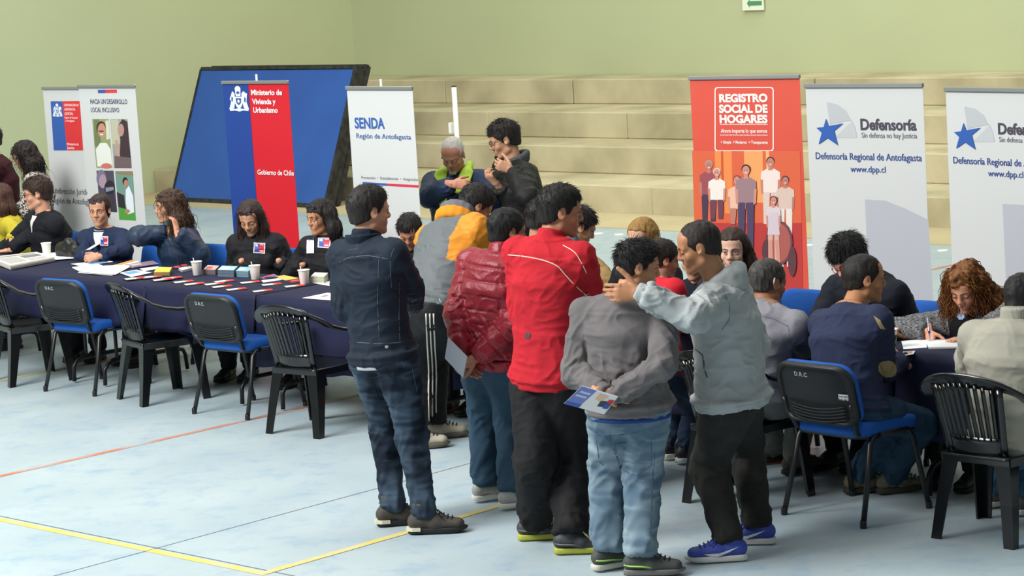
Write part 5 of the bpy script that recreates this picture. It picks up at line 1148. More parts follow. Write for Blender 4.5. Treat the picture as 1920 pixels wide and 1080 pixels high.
for a in np.linspace(-2.6, 2.6, 14):
    q = hN+p.up*.05+p.side*math.sin(a)*.095-p.fr*math.cos(a)*.085; S.seg(q-p.up*.01, q+p.up*.015, .024, k=.02)
v, f = S.mesh(.007); v = v+vnormals(v, f)*((noise(v*30)-.5)*.01)[:, None]; mobj('hood_lining', v, f, fab('hood_grey', '6a6a70'), p.root)
p.trousers(fab('track_black', '0d0e12', rough=.6, sheen=.05), name='track_trousers', t=.026, rk=1.12, fold=.006, low=.02, ankle_r=.055, waist=.06)
B = bvh(p.tr)
for dx in (-7, 0, 7): seam(B, [(806+dx, 588), (808+dx, 640), (811+dx, 700), (810+dx, 750), (811+dx, 798)], .0055, mat('stripe_white', 'c9c6ba', .8), p.root, 'white_stripe', 26, off=.001)
seam(bvh(p.jk), [(824, 560), (829, 575)], .002, M_WHT, p.root, 'drawstring')
for n, yw in (('R', 88), ('L', 85)): p.shoe(n, yw, mat('shoe_beige', 'b3ab97', .7, col2='8d8574', nscale=25), mat('sole_taupe', '5e564a', .7), mlace=M_TIE, sc=1.05)
p.hair('120e0d', th=.014, front=.05, top=.006, length=.025)
# ---------------------------------------------------------------- 3 crimson quilted jacket
Y = 13.28
p = Person('short man seen from behind in crimson quilted jacket holding papers behind his back', H(952, 434, Y+.05), 38, 66, 8, pel=H(926, 664, Y), neck=H(938, 480, Y), base=G(938, 950), sc=.95, build=1.13, sw=.2, belly=.05)
p.set_arm('L', H(866, 664, Y-.15), (849, 608), hand=dict(d=(.35, .05, -.75), n=(.6, -.7, 0), curl=.5)); p.set_arm('R', H(897, 671, Y-.17), (978, 628), hand=dict(d=(-.9, -.1, -.15), n=(0, .6, -.6), curl=.9))
p.set_leg('L', G(912, 940)+[0, 0, .1], (905, 800)); p.set_leg('R', G(962, 955)+[0, 0, .1], (958, 800))
p.finish_body('9c6850')
p.top(fab('crimson_quilt', '8f1428', '7c1022', nscale=20, rough=.42, spec=.45, sheen=.05, bump=.5, bscale=60, bdist=.006), name='quilted_jacket', t=.03, hem=.055, quilt=.075, fold=.008, neckup=.055, cuff=.02, h=.0062)
p.trousers(fab('jeans_mid', '304a5e', '253c4e', nscale=7, nmix=.8, bump=.3, bscale=260, bdist=.0015), name='jeans', t=.02, rk=1.12, fold=.008, low=.0, ankle_r=.06)
for n, yw in (('R', 70), ('L', 65)): p.shoe(n, yw, mat('trainer_grey', '9c9c98', .6, col2='c8c6be', nscale=30), M_SOLE_W, mlace=M_TIE_W, sc=1.0)
p.hair('0e0b0b', th=.013, front=.048, length=.02)
def held_paper(quad, Y, label, m=M_PAP, name='held_papers', n=3, prints=None, tiltY=(0, 0, 0, 0), cat='papers', th=.0012):
    P = [Q(x, y, Y+t) for (x, y), t in zip(quad, tiltY)]; c = sum(P)/4; nn = nrm(np.cross(P[1]-P[0], P[3]-P[0])); 
    if nn@(CC-c) < 0: nn = -nn
    r = empty(name, c, label, cat)
    for k in range(n):
        A = [p_-nn*th*1.6*k+(P[1]-P[0])*.01*k for p_ in P]; Bq = [a-nn*th for a in A]; F = [(0, 1, 2, 3), (7, 6, 5, 4)]+[(i, 4+i, 4+(i+1) % 4, (i+1) % 4) for i in range(4)]
        if np.cross(A[1]-A[0], A[2]-A[0])@nn < 0: F = [f[::-1] for f in F]
        mobj('paper_sheet', A+Bq, F, m, r, False)
    for k, (pts, col) in enumerate(prints or []):
        V = [((P[0]*(1-s)+P[1]*s)*(1-t)+(P[3]*(1-s)+P[2]*s)*t)+nn*(.0006+.0003*k) for s, t in pts]; V2 = V+[v-nn*.0002 for v in V]; n_ = len(V); F = [tuple(range(n_)), tuple(range(n_, 2*n_))[::-1]]
        mobj('print', V2, F, mat('print_'+col, col, .6), r, False)
    return r
held_paper([(840, 632), (876, 668), (868, 708), (834, 672)], Y-.26, 'pale blue papers held behind the back of the crimson quilted jacket', mat('paper_blueish', 'bcc8d2', .6), tiltY=(0, .02, .02, 0))
# ---------------------------------------------------------------- 4 red track jacket
Y = 12.42
p = Person('tall man with back turned in bright red jacket with white piping and black trousers', H(1051, 397, Y+.02), 40, 82, 8, pel=H(1030, 694, Y), neck=H(1028, 452, Y-.02), base=G(1045, 1028), sc=1.02, sw=.195, build=1.03)
p.set_arm('R', H(1076, 598, Y+.26), (1118, 566), hand=dict(d=(-.1, .3, .9), n=(-.8, .3, 0), curl=.5)); p.set_arm('L', H(1010, 590, Y+.3), (978, 590), pref=p.fr)
p.set_leg('L', G(1003, 1012)+[0, 0, .1], (1003, 860)); p.set_leg('R', G(1072, 1038)+[0, 0, .1], (1072, 860))
p.finish_body('a06c50')
p.top(fab('red_fleece', 'b81f2c', 'a51a26', nscale=18, nmix=.7, bump=.3, bscale=90), t=.022, hem=.075, fold=.009, neckup=.05, h=.0062, bag=1.1)
p.trousers(fab('black_cotton', '141315', '1d1c1e', rough=.75), t=.026, rk=1.22, fold=.010, low=.0, ankle_r=.062)
for n, yw in (('R', 92), ('L', 88)):
    o, P = p.shoe(n, yw, mat('trainer_black', '25262a', .6, col2='4a4c50', nscale=24, contrast=.1), mat('sole_lime', 'a8ab3c', .6), mlace=mat('laces_lime', 'c8cc6a', .7), sc=1.03, accent=mat('shoe_grey_stripe', '5d6062', .5))
p.hair('0f0c0b', th=.010, front=.05, top=.008, length=.022, spike=.15)
B = bvh(p.jk); PIP = mat('piping_cream', 'd9cdb8', .7)
seam(B, [(953, 478), (985, 481), (1020, 488), (1046, 498), (1064, 520), (1085, 542), (1104, 558)], .0028, PIP, p.root, 'white_piping', 30, off=.001); seam(B, [(1080, 560), (1096, 555), (1104, 550)], .0025, PIP, p.root, 'white_piping', 6, off=.001)
seam(B, [(1056, 460), (1078, 472), (1092, 495), (1100, 512)], .0025, PIP, p.root, 'white_piping', 14, off=.001)
patch(B, [(986, 623), (996, 625), (993, 636), (984, 634)], mat('logo_patch', '4a3034', .7), p.root, 'brand_patch', 3, 3)
held_paper([(1063, 540), (1076, 548), (1079, 606), (1061, 592)], Y+.17, 'white papers held in front of the bright red jacket', mat('paper_lilac', 'd8d4e0', .7), tiltY=(0, .05, .05, 0))
# ---------------------------------------------------------------- 5 grey sweatshirt
Y = 11.72
p = Person('short young man from behind in dark grey sweatshirt and light jeans, leaflet behind his back', H(1196, 500, Y+.06), 18, 86, 10, pel=H(1180, 745, Y), neck=H(1168, 560, Y+.0), base=G(1178, 1080), sc=.96, build=1.06, sw=.2)
p.set_arm('L', H(1131, 732, Y-.17), (1082, 672), hand=dict(d=(.9, -.1, -.25), n=(.1, .8, -.2), curl=.75)); p.set_arm('R', H(1157, 738, Y-.2), (1246, 684), hand=dict(d=(-.95, -.1, .05), n=(0, .8, -.2), curl=.8))
p.set_leg('L', G(1140, 1068)+[0, 0, .1], (1140, 900)); p.set_leg('R', G(1203, 1080)+[0, 0, .1], (1207, 900))
p.finish_body('b07c5c', lids=False)
p.top(fab('grey_sweat', '6f6a6a', '5f5c5e', nscale=10, nmix=.6, bump=.3, bscale=150), name='sweatshirt', t=.022, hem=.065, fold=.010, cuff=.05, h=.0062, blouse=.006)
p.trousers(mat('jeans_light', 'ffffff', .85, spec=.2, attr=True, bump=.4, bscale=280, bdist=.0015), name='jeans', t=.022, rk=1.12, fold=.010, low=.0, ankle_r=.062, cf=fade_jeans('506678', '94a6ae'))
for n, yw in (('R', 96), ('L', 60)): p.shoe(n, yw, mat('trainer_dkgrey', '3d403e', .7, col2='4d504c', nscale=22), mat('sole_offwhite', 'c8c4b8', .6) if n == 'L' else mat('sole_grey', '6d6a68', .7), mlace=M_TIE, sc=1.06, accent=mat('lime_stripe', '9fcf5a', .6))
GREYP = p
p.hair('0f0d0e', th=.009, front=.05, top=.008, length=.028, spike=.5, n=2600)
Bj = bvh(p.tr); ST2 = mat('stitch_light', '44607a', .8)
for q in ([(1152, 832), (1221, 828)], [(1221, 828), (1222, 872)], [(1222, 872), (1192, 893), (1162, 878)], [(1162, 878), (1152, 832)], [(1168, 866), (1220, 862)]): seam(Bj, q, .002, ST2, p.root, 'pocket_seam')
for q in ([(1143, 806), (1145, 830), (1158, 862)], [(1228, 850), (1222, 920), (1218, 1000)], [(1120, 812), (1146, 818), (1190, 812), (1236, 800)]): seam(Bj, q, .0018, ST2, p.root, 'jeans_seam')
for q in ([(1118, 826), (1124, 868), (1132, 872)],): seam(Bj, q, .002, ST2, p.root, 'pocket_seam')
MB().loft([np.array([p.pel+p.side*math.cos(a)*.192+p.fr*math.sin(a)*.15-p.up*z for a in np.linspace(0, 6.28, 25)[:-1]]) for z in (.075, .095)]).build('blue_waistband', fab('band_blue', '22407c'), p.root, True)
held_paper([(1091, 724), (1158, 744), (1132, 777), (1057, 757)], Y-.27, 'blue and white leaflet held behind the grey sweatshirt', mat('leaflet_white', 'e2dedc', .5), 'leaflet', 3, [([(0, 0), (.42, 0), (.36, 1), (0, 1)], '6d7cbc'), ([(0, .82), (.38, .82), (.37, 1), (0, 1)], '3a58a8'), ([(.08, .2), (.36, .2), (.35, .3), (.08, .3)], 'b8c0e0'), ([(.06, .4), (.34, .4), (.34, .5), (.06, .5)], 'b8c0e0'), ([(.55, .1), (.8, .1), (.7, .45), (.55, .4)], 'e0b898'), ([(.7, .4), (.98, .3), (.96, .62), (.72, .7)], '3a3c4c'), ([(.86, .25), (1, .2), (1, .42), (.88, .45)], 'c4242c'), ([(.84, .48), (1, .45), (.98, .7), (.86, .72)], '2a50a0')], (0, 0, .05, .05), 'leaflet')
# ---- 
# 6 light grey hoodie
Y = 11.95
p = Person('man in light grey hooded sweater and charcoal trousers with his hand on his friend’s neck', H(1310, 463, Y-.05), -72, -88, 14, pel=H(1372, 745, Y), neck=H(1352, 530, Y), base=G(1385, 1045), sc=.97, build=1.1, sw=.19, sh=None)
p.set_arm('L', H(1205, 550, Y-.40), (1278, 584), hand=dict(d=(-.97, .12, .05), n=(.12, .95, -.1), curl=[.45, .5, .52, .55], thumb=-.3, s=1.2)); p.set_arm('R', H(1330, 690, Y+.2), None, pref=-ZZ+p.fr*-.3)
p.set_leg('L', G(1368, 1052)+[0, 0, .1], (1330, 880)); p.set_leg('R', G(1422, 1020)+[0, 0, .1], (1405, 860))
p.finish_body('a57050', lids=True)
p.top(fab('light_grey_sweat', 'a6abab', '989e9e', nscale=9, nmix=.6, bump=.35, bscale=140), name='hooded_sweater', t=.03, hem=.035, fold=.012, neckup=.05, cuff=.045, h=.0062, blouse=.012, bag=1.1)
S = SDF(); hN = p.N+p.up*.02
for a in np.linspace(-2.3, 2.3, 14):
    q = hN-p.fr*math.cos(a)*.085+p.side*math.sin(a)*.085-p.up*(.035*(1-math.cos(a))-.01); S.seg(q-p.up*.03+p.fr*.0, q+p.up*.02, .028+.012*math.cos(a), k=.025)
S.seg(p.N-p.fr*.09-p.up*.02, p.N-p.fr*.11-p.up*.09, (.08, .03), (.05, .02), side=p.side, k=.03)
v, f = S.mesh(.007); v = v+vnormals(v, f)*((noise(v*22)-.5)*.014)[:, None]; mobj('hood', v, f, fab('light_grey_sweat', 'a6abab'), p.root)
B = bvh(p.jk); SG = fab('sweat_seam', '7f8686')
seam(B, [(1352, 540), (1368, 570), (1368, 600), (1354, 618)], .003, SG, p.root, 'armhole_seam'); seam(B, [(1304, 655), (1318, 665), (1320, 690), (1326, 708)], .004, mat('pocket_shade', '4c5254', .9), p.root, 'pocket_opening')
p.trousers(fab('charcoal_wool', '242423', '34332f', nscale=14, nmix=.8, bump=.6, bscale=60, rough=.95), t=.026, rk=1.1, fold=.009, low=.05, cuff=.05, ankle_r=.05)
M_SH = mat('trainer_blue', '2c3f9c', .6, col2='4a5cae', nscale=30)
for n, yw in (('L', -86), ('R', -75)):
    o, P = p.shoe(n, yw, M_SH, M_SOLE_W, mlace=mat('laces_blue', '2a3c98', .7), sc=1.08, h=.005)
    q = -1
    MB().tube([P(-.035, 0, .1), P(-.01, -.036, .098), P(.03, -.035, .1)], .007, 6).build('collar_lining', mat('lime_lining', 'a6cf4a', .7), o, True)
    Bs = bvh(o); sw_ = [(.115, .040), (.085, .028), (.05, .026), (.0, .045), (-.045, .068), (.0, .056), (.045, .043), (.08, .042)]; V = []
    for a, c in sw_:
        P0 = P(a, -.12, c); d = nrm(P(a, 0, c)-P0); r_ = Bs.ray_cast(Vector(P0), Vector(d)); V.append((np.array(r_[0])-d*.004) if r_[0] is not None else P(a, -.046, c))
    MB().add(V, [(0, 1, 7), (1, 2, 6, 7), (2, 3, 5, 6), (3, 4, 5)]).build('swoosh_mark', M_WHT, o)
MB().tube([p.leg['L'][2]+ZZ*.005, p.leg['L'][2]+ZZ*.05], .042, 12).build('sock', fab('sock_white', 'd8d8cc'), p.root, True)
p.hair('1c1612', th=.007, front=.052, length=.010, n=2600, nape=-.055)
HOOD = p
# ---------------------------------------------------------------- generic seated visitors
def shoes(p, yaw, m, ms=M_SOLE_K, lace=None, sc=1.):
    for n in p.leg: p.shoe(n, yaw, m, ms, mlace=lace, sc=sc, h=.007)
# 7 grey jacket seated with hearing aid
sb = G(1285, 940)+UV*.235+VV*.25; Y7 = 13.15
p = Person('seated man from behind in grey jacket with a hearing aid, short curly greying hair', H(1440, 530, Y7+.12), 48, 56, 10, pel=H(1428, 732, Y7), neck=H(1436, 578, Y7+.02), base=(sb[0], sb[1], 0), build=1.1, sw=.2, bend=.05)
p.set_arm('R', H(1530, 655, Y7+.45), (1500, 668), pref=-ZZ, hand=dict(d=(.6, .7, 0), n=(0, 0, -1), curl=.4)); p.set_arm('L', p.pel+p.fwd*.45-p.rt*.15+ZZ*.25, None, pref=-ZZ-p.rt)
kf = p.pel+p.fwd*.42; 
p.set_leg('R', G(1492, 890)+[0, 0, .1], (1500, 770), pref=ZZ); p.set_leg('L', G(1450, 868)+[0, 0, .1], None, pref=ZZ+p.fwd)
p.finish_body('8f6048'); p.top(fab('grey_jacket', '8b8990', '7d7b83', nscale=12), t=.022, hem=.03, fold=.009, neckup=.03)
p.trousers(fab('grey_trousers', '6f6f6a', '5d5d58', nscale=20), t=.02, fold=.007, low=.0, ankle_r=.055); shoes(p, 60, mat('shoe_olive', '4c4436', .7), M_SOLE_K, M_TIE)
p.hair('1d1a1a', th=.008, front=.05, length=.012, curl=0, col2='5a5652', nape=-.045)
MB().tube([p.P(.083, -.028, .03), p.P(.087, -.034, .01), p.P(.084, -.03, -.012)], .005, 6).build('hearing_aid', mat('hearing_beige', 'c7a48a', .4), p.root, True)
B = bvh(p.jk); seam(B, [(1424, 592), (1450, 597), (1478, 612)], .0025, fab('grey_seam', '74727a'), p.root, 'yoke_seam'); seam(B, [(1478, 612), (1484, 650), (1483, 690)], .0025, fab('grey_seam', '74727a'), p.root, 'armhole_seam')
# 8 navy sweater with elbow patches
Y8 = 12.78
p = Person('young man seated in navy sweater with beige elbow patches and jeans, face in profile', H(1621, 523, Y8+.1), 52, 84, 4, pel=H(1598, 765, Y8-.08), neck=H(1592, 580, Y8+.02), base=W(*uv((G(1471, 963)+G(1629, 990))/2+VV*.22)), build=1.06, sw=.19, bend=.04)
p.set_arm('R', H(1694, 676, Y8+.2), (1656, 718), hand=dict(d=(-.35, .5, .45), n=(-.7, .3, -.2), curl=1.0)); p.set_arm('L', tp(1668, 640)+[-.02, .02, .05], None, pref=-ZZ-p.rt, hand=dict(d=(.6, .7, 0), n=(0, 0, -1), curl=.5))
p.set_leg('R', G(1672, 925)+[0, 0, .1], (1752, 785), pref=ZZ); p.set_leg('L', G(1612, 925)+[0, 0, .1], (1700, 770), pref=ZZ+p.fwd)
p.finish_body('a8714f', jaw=1.0)
p.top(fab('navy_knit', '272e48', '2f3650', nscale=9, nmix=.6, bump=.3, bscale=200), name='sweater', t=.02, hem=.05, fold=.008, cuff=.03, h=.0062)
p.trousers(fab('jeans_navy', '1f3448', '33526a', nscale=9, nmix=.7, bump=.3, bscale=260, bdist=.0015), name='jeans', t=.018, fold=.009, low=.0, ankle_r=.055)
shoes(p, 75, mat('trainer_khaki', '57523f', .6, col2='8d8a70', nscale=30, contrast=.1), mat('sole_khaki', '3d392e', .7), M_TIE_W, 1.03)
p.hair('17120f', th=.008, front=.054, length=.012, nape=-.05)
B = bvh(p.jk); ex_, ey_ = proj(p.arm['R'][1]+(p.arm['R'][2]-p.arm['R'][1])*.12); patch(B, [(ex_-19, ey_-14), (ex_+15, ey_-16), (ex_+20, ey_+15), (ex_-14, ey_+16)], fab('suede_beige', '9c8a64', rough=.9), p.root, 'elbow_patch', 20, 20, .003, mask=lambda a, b: abs(a-.5)**2.6+abs(b-.5)**2.6 < .16)
patch(B, [(1638, 592), (1650, 600), (1660, 618), (1650, 616)], fab('suede_beige', '9c8a64'), p.root, 'shoulder_patch', 5, 5, .003)
neckring(p, fab('white_tee', 'd9d9da'))
# 9 cream turtleneck at the right edge
Y9 = 12.1
p = Person('person seated from behind in cream turtleneck sweater at the right edge', H(1918, 562, Y9+.12), 25, 40, 14, pel=H(1905, 818, Y9), neck=H(1905, 608, Y9+.02), base=W(*uv((G(1757, 1007)+G(1893, 1032))/2+VV*.2)), build=1.18, sw=.2, bend=.05)
p.set_arm('L', H(1812, 668, Y9+.6), (1822, 735), pref=-ZZ, hand=dict(d=(.4, .8, 0), n=(0, 0, -1), curl=.4)); p.set_arm('R', p.pel+p.fwd*.5+p.rt*.1+ZZ*.28, None, pref=-ZZ+p.rt)
p.set_leg('R', G(1925, 965)+[0, 0, .1], None, pref=ZZ+p.fwd); p.set_leg('L', G(1872, 950)+[0, 0, .1], None, pref=ZZ+p.fwd)
p.finish_body('9a6a50'); p.top(fab('cream_knit', 'a5a294', '989588', nscale=9, nmix=.5, bump=.5, bscale=220, bdist=.002), name='sweater', t=.03, hem=.07, fold=.007, neckup=.03)
S = SDF(); S.seg(p.N-p.up*.02, p.N+p.up*.075, (.073, .07), (.071, .069), side=p.side, cap=.01); v, f = S.mesh(.005); nn_ = vnormals(v, f); an = np.arctan2((v-p.N)@p.side, (v-p.N)@p.fr); v = v+nn_*(np.abs(np.sin(an*26))*.004)[:, None]; mobj('ribbed_collar', v, f, fab('cream_knit', 'a5a294'), p.root)
p.trousers(fab('jeans_mid2', '2f536f'), name='jeans', t=.02, low=.0, ankle_r=.055); shoes(p, 60, mat('trainer_greyd', '4c4a46', .7, col2='8d8a80', nscale=30), M_SOLE_W, M_TIE)
p.hair('161212', th=.01, front=.05, length=.014)
# 10 boy in red shirt
Y10 = 13.95
p = Person('dark haired boy seated in bright red shirt, seen between two standing men', H(1242, 487, Y10+.1), 62, 72, 12, pel=H(1232, 700, Y10-.15), neck=H(1232, 532, Y10+.0), base=W(-9.45, 9.95), sc=.9, build=1.0)
p.set_arm('R', H(1282, 628, Y10+.3), (1268, 600), pref=-ZZ, hand=dict(d=(.6, .6, 0), n=(0, 0, -1), curl=.5)); p.set_arm('L', tp(1270, 612)+[-.25, .1, .04], None, pref=-ZZ-p.rt)
p.set_leg('R', G(1290, 870)+[0, 0, .1], None, pref=ZZ+p.fwd); p.set_leg('L', G(1262, 862)+[0, 0, .1], None, pref=ZZ+p.fwd)
p.finish_body('a8745a'); p.top(fab('bright_red', 'c4202e'), name='shirt', t=.014, hem=.04, fold=.006); p.trousers(fab('jeans_dk', '1d2c40'), name='jeans', t=.018, low=0); shoes(p, 60, mat('shoe_black', '17171a', .6), M_SOLE_W)
p.hair('1d1512', th=.012, front=.05, length=.02)
# ---------------------------------------------------------------- officials and others behind the tables
def official(label, hp, v, yaw, hyaw, hpitch, skin_, top_, hair_=None, hk=None, sc=.97, fem=False, lids=False, arms=None, roll=0, drop=.70, leanp=.06, tk=None, fk=None, stand=False, low=True, h_=.0095, back=.06, brow='1b1310', dress=None):
    hd = onv(hp[0], hp[1], v); f = rot_frame(yaw)[1]
    pe = hd-ZZ*drop*sc-f*back
    p = Person(label, hd, yaw, hyaw, hpitch, roll, pel=pe, sc=sc, female=fem, base=(pe[0], pe[1], 0), build=tk.pop('build', 1.0) if tk else 1.0, bend=.04)
    for n in 'LR':
        a = (arms or {}).get(n)
        if a is None:
            q = 1 if n == 'R' else -1; wr = p.N+p.fwd*.27-ZZ*.40*sc+p.rt*q*.1; wr[2] = max(wr[2], .80) if not stand else wr[2]; p.set_arm(n, wr, None, pref=-ZZ+p.rt*q*.7, hand=dict(d=p.fwd-p.rt*q*.7, n=-ZZ, curl=.5))
        elif a != 'none': p.set_arm(n, *a[0], **a[1])
    for q, n in ((-1, 'L'), (1, 'R')):
        if stand: p.set_leg(n, np.array([pe[0], pe[1], .09])+p.rt*q*.1, None)
        else: an = np.array([pe[0], pe[1], .09])+p.fwd*.42+p.rt*q*.09; p.set_leg(n, an, None, pref=ZZ*1.5+p.fwd)
    p.finish_body(skin_, lids=lids, brow=brow, **(fk or {})); tk = dict(tk or {}); p.top(top_, t=tk.pop('t', .02), h=h_, hem=tk.pop('hem', .03 if not stand else .12), **tk)
    p.trousers(fab('dark_trousers', '1a1c22'), t=.018, h=.013, low=.0); shoes(p, yaw, mat('shoe_black', '17171a', .5))
    if hair_: p.hair(hair_, **(hk or {}))
    return p
def longhair(p, L=.2, w_=.03, out=.0, bk=True, fwd_=.0):
    a = p.P; k = p.sc; ex = []
    for q in (-1, 1):
        s0 = a(q*.07, -.02, .03); s1 = a(q*(.08+out), -.03+fwd_, -.08); s2 = s1-ZZ*(L-.1)+p.rt*q*out*.5; ex += [(s0, s1, w_*k, (w_+.006)*k), (s1, s2, (w_+.006)*k, (w_)*k)]
    s0 = a(0, -.07, .02); s1 = a(0, -.085, -.09); s2 = s1-ZZ*(L-.08)-p.fr*.01; ex += [(s0, s1, (.065*k, .03*k), (.075*k, .04*k)), (s1, s2, (.075*k, .04*k), (.07*k, .03*k))]
    return ex
LH = lambda **k: dict(style='long', n=2600, front=.068, **k)
def crest_badge(p, quad, n=6, nm='ministry_badge', m=None):
    B = bvh(p.jk); cw, cb, cr = np.array(lin('e4dfe4')), np.array(lin('2a4aa4')), np.array(lin('cc2436'))
    def c(a, b):
        if a < .06 or a > .94 or b < .06 or b > .94: return cw
        if a < .46: return cw if (a-.25)**2+(b-.25)**2 < .014 else cb
        if (.12 < b < .34 or .7 < b < .82) and .52 < a < .86 and int(b*30) % 2: return cw
        return cr
    patch(B, quad, mat('badge_colours', 'ffffff', .5, attr=True), p.root, nm, 18, 18, .004, c)
def badge_plain(B, par, px, py, w_, h_, m, nm): return patch(B, [(px-w_/2, py-h_/2), (px+w_/2, py-h_/2), (px+w_/2, py+h_/2), (px-w_/2, py+h_/2)], m, par, nm, 3, 4, .008)
def shirt_collar(p, m, nm='shirt_collar', r=.008, up=.02):
    neckring(p, m, r=.008, up=.018, drop=.02); B = bvh(p.jk); V = []; tri = []
    for i in range(7):
        t = i/6; wv = .042*(1-t)+.004
        for j in range(5):
            o = p.N-p.up*(-.0+t*.13)+p.side*wv*(j/2-1)+p.fr*.35; h = B.ray_cast(Vector(o), Vector(-p.fr)); V.append((np.array(h[0]) if h[0] is not None else o-p.fr*.27)+p.fr*.004)
    mobj('shirt_front', V, [(i*5+j, i*5+j+1, i*5+j+6, i*5+j+5) for i in range(6) for j in range(4)], m, p.root)
W_SH = fab('white_shirt', 'dcdcdc')
# yellow cardigan woman (left edge), suit man
p = official('woman in mustard yellow cardigan cut off by the left picture edge', (-2, 372), 11.9, 250, 262, 6, 'b48464', fab('yellow_knit', 'b5a62f', 'c4b438', nscale=14), '3a2218', fem=True, hk=LH(L=.12), arms={'L': ((yat(20, 440, 11.6)-ZZ*.05, (35, 430)), {}), 'R': None}); 
p.hair('3a2218', **LH(L=.1, ptsextra=longhair(p, .16)))
def rehair(p, col, **k):
    if getattr(p, 'hr', None): bpy.data.objects.remove(p.hr)
    for x in ('hair', ): pass
    p.hair(col, **k)
# remove the first hair made for her
for o in [c for c in p.root.children if c.name.startswith('hair')][:1]: bpy.data.objects.remove(o)
p = official('man in black suit and glasses seated in profile behind the foam cup', (70, 363), 11.72, 236, 262, 4, 'c08a70', fab('black_suit', '16181e', '1c1e26'), '2c1c14', sc=1.02, hk=dict(th=.016, front=.046, length=.03, top=.006), arms={'L': ((yat(18, 470, 11.5)+ZZ*.0, (60, 440)), dict(pref=-ZZ, hand=dict(d=(-.9, -.3, 0), n=-ZZ))), 'R': ((yat(0, 468, 11.7), (30, 440)), dict(pref=-ZZ))}, tk=dict(t=.026, build=1.06))
p.glasses(mat('glasses_brown', '3a1a16', .3)); shirt_collar(p, W_SH, r=.009)
# 2 standing woman with patterned blouse; maroon at the edge
p = official('woman standing with long wavy dark hair in black and white patterned blouse', (46, 292), 12.25, 262, 268, 22, 'b07c5e', mat('speckled_blouse', '1a1618', .8, col2='b8b0a8', nscale=60, nmix=1., contrast=.03), None, fem=True, sc=.96, stand=True, drop=.79, back=.0)
p.hair('17100e', style='long', n=2600, L=.22, curl=.35, front=.05, ptsextra=longhair(p, .34, .032, .015))
p = official('person in maroon top standing half outside the left picture edge', (-22, 262), 12.3, 262, 262, 5, 'a8745a', fab('maroon', '3a141e'), '17100e', sc=1.0, stand=True, drop=.79)
# 5 navy sweater woman
c_ = tp(170, 491)
p = official('woman in navy sweater with sunglasses on her head and clasped hands on the table', (187, 394), 11.62, 200, 192, 4, 'b98468', fab('navy_sweater', '1e2a44', '243250', nscale=14), None, fem=True, sc=.98, arms={'R': ((yat(170, 484, 11.33)+ZZ*.01, (158, 462)), dict(pref=-ZZ, hand=dict(d=(.75, -.25, -.1), n=(.3, .6, -.3), curl=.9))), 'L': ((yat(188, 483, 11.33)+ZZ*.01, (236, 470)), dict(pref=-ZZ, hand=dict(d=(-.8, -.2, -.1), n=(0, .7, -.3), curl=.9)))}, tk=dict(build=1.08), lids=False)
p.hair('2c1d16', th=.008, front=.052, side=-.02, style='tied', n=1800, L=.03, ptsextra=[(p.P(0, -.1, .02), p.P(0, -.13, .0), .035, .03)])
p.glasses(mat('sun_frame', '3a2024', .2), M_SUN, up=.088, fwd=-.022, big=1.1, name='sunglasses'); shirt_collar(p, W_SH); crest_badge(p, [(188, 443), (203, 443), (203, 461), (188, 460)])
# 6 curly woman in dark blue jacket
p = official('woman with curly brown hair in dark blue jacket, hand raised to her neck', (318, 388), 11.72, 232, 258, 0, 'b57e62', fab('blue_shell', '1b2c44', '24364e', nscale=10, rough=.5, spec=.4), None, fem=True, sc=1.0, arms={'R': ((yat(316, 434, 11.66), (280, 436)), dict(hand=dict(d=(.35, .2, .9), n=(.5, .3, 0), curl=.5))), 'L': ((yat(332, 436, 11.5), (374, 470)), dict(pref=-ZZ, hand=dict(d=(-.15, .45, .8), n=(-.6, .3, 0), curl=.5)))}, tk=dict(t=.03, build=1.08))
p.hair('33241d', style='curly', n=3200, L=.22, curl=.55, front=.05, col2='5a4030', ptsextra=[(a+p.rt*-.0, b-p.fr*.03, r1, r2) for a, b, r1, r2 in longhair(p, .27, .045, .03)])
p.glasses(mat('sun_frame', '3a2024', .2), M_SUN, up=.088, fwd=-.024, name='sunglasses')
S = SDF(); S.seg(p.N+p.fr*.06+p.up*.03, p.N+p.fr*.10-p.up*.1, (.045, .03), (.03, .02), side=p.side, k=.02); S.seg(p.N-p.up*.01, p.N+p.up*.05, .07, .062, side=p.side, k=.02); v, f = S.mesh(.007); v = v+vnormals(v, f)*((ridged(v*40)-.5)*.014)[:, None]; mobj('scarf', v, f, fab('teal_scarf', '14686c', '1c8080', nscale=60), p.root)
# 7 black softshell woman
SOFT = fab('black_softshell', '15151a', '1b1b20', rough=.7)
p = official('woman with long hair and sunglasses on her head looking down, black jacket with badge', (470, 408), 11.6, 200, 196, 26, 'c08a6c', SOFT, None, fem=True, sc=.98, lids=True, arms={'R': ((tp(452, 505)+[0, .1, .05], (440, 490)), dict(pref=-ZZ)), 'L': ((tp(520, 507)+[0, .15, .05], (535, 480)), dict(pref=-ZZ))}, tk=dict(t=.024, neckup=.03))
p.hair('2a1c18', **LH(L=.2, ptsextra=longhair(p, .30, .026, .0, fwd_=.03)))
p.glasses(mat('sun_frame', '3a2024', .2), M_SUN, up=.09, fwd=-.02, name='sunglasses')
for q in (-1, 1): MB().tube([p.P(q*.08, .0, -.03), p.P(q*.084, .006, -.045), p.P(q*.08, .0, -.058)], .003, 6).build('earring', mat('gold', 'c8a860', .3, .9), p.root, True)
crest_badge(p, [(476, 455), (498, 456), (497, 476), (475, 474)])
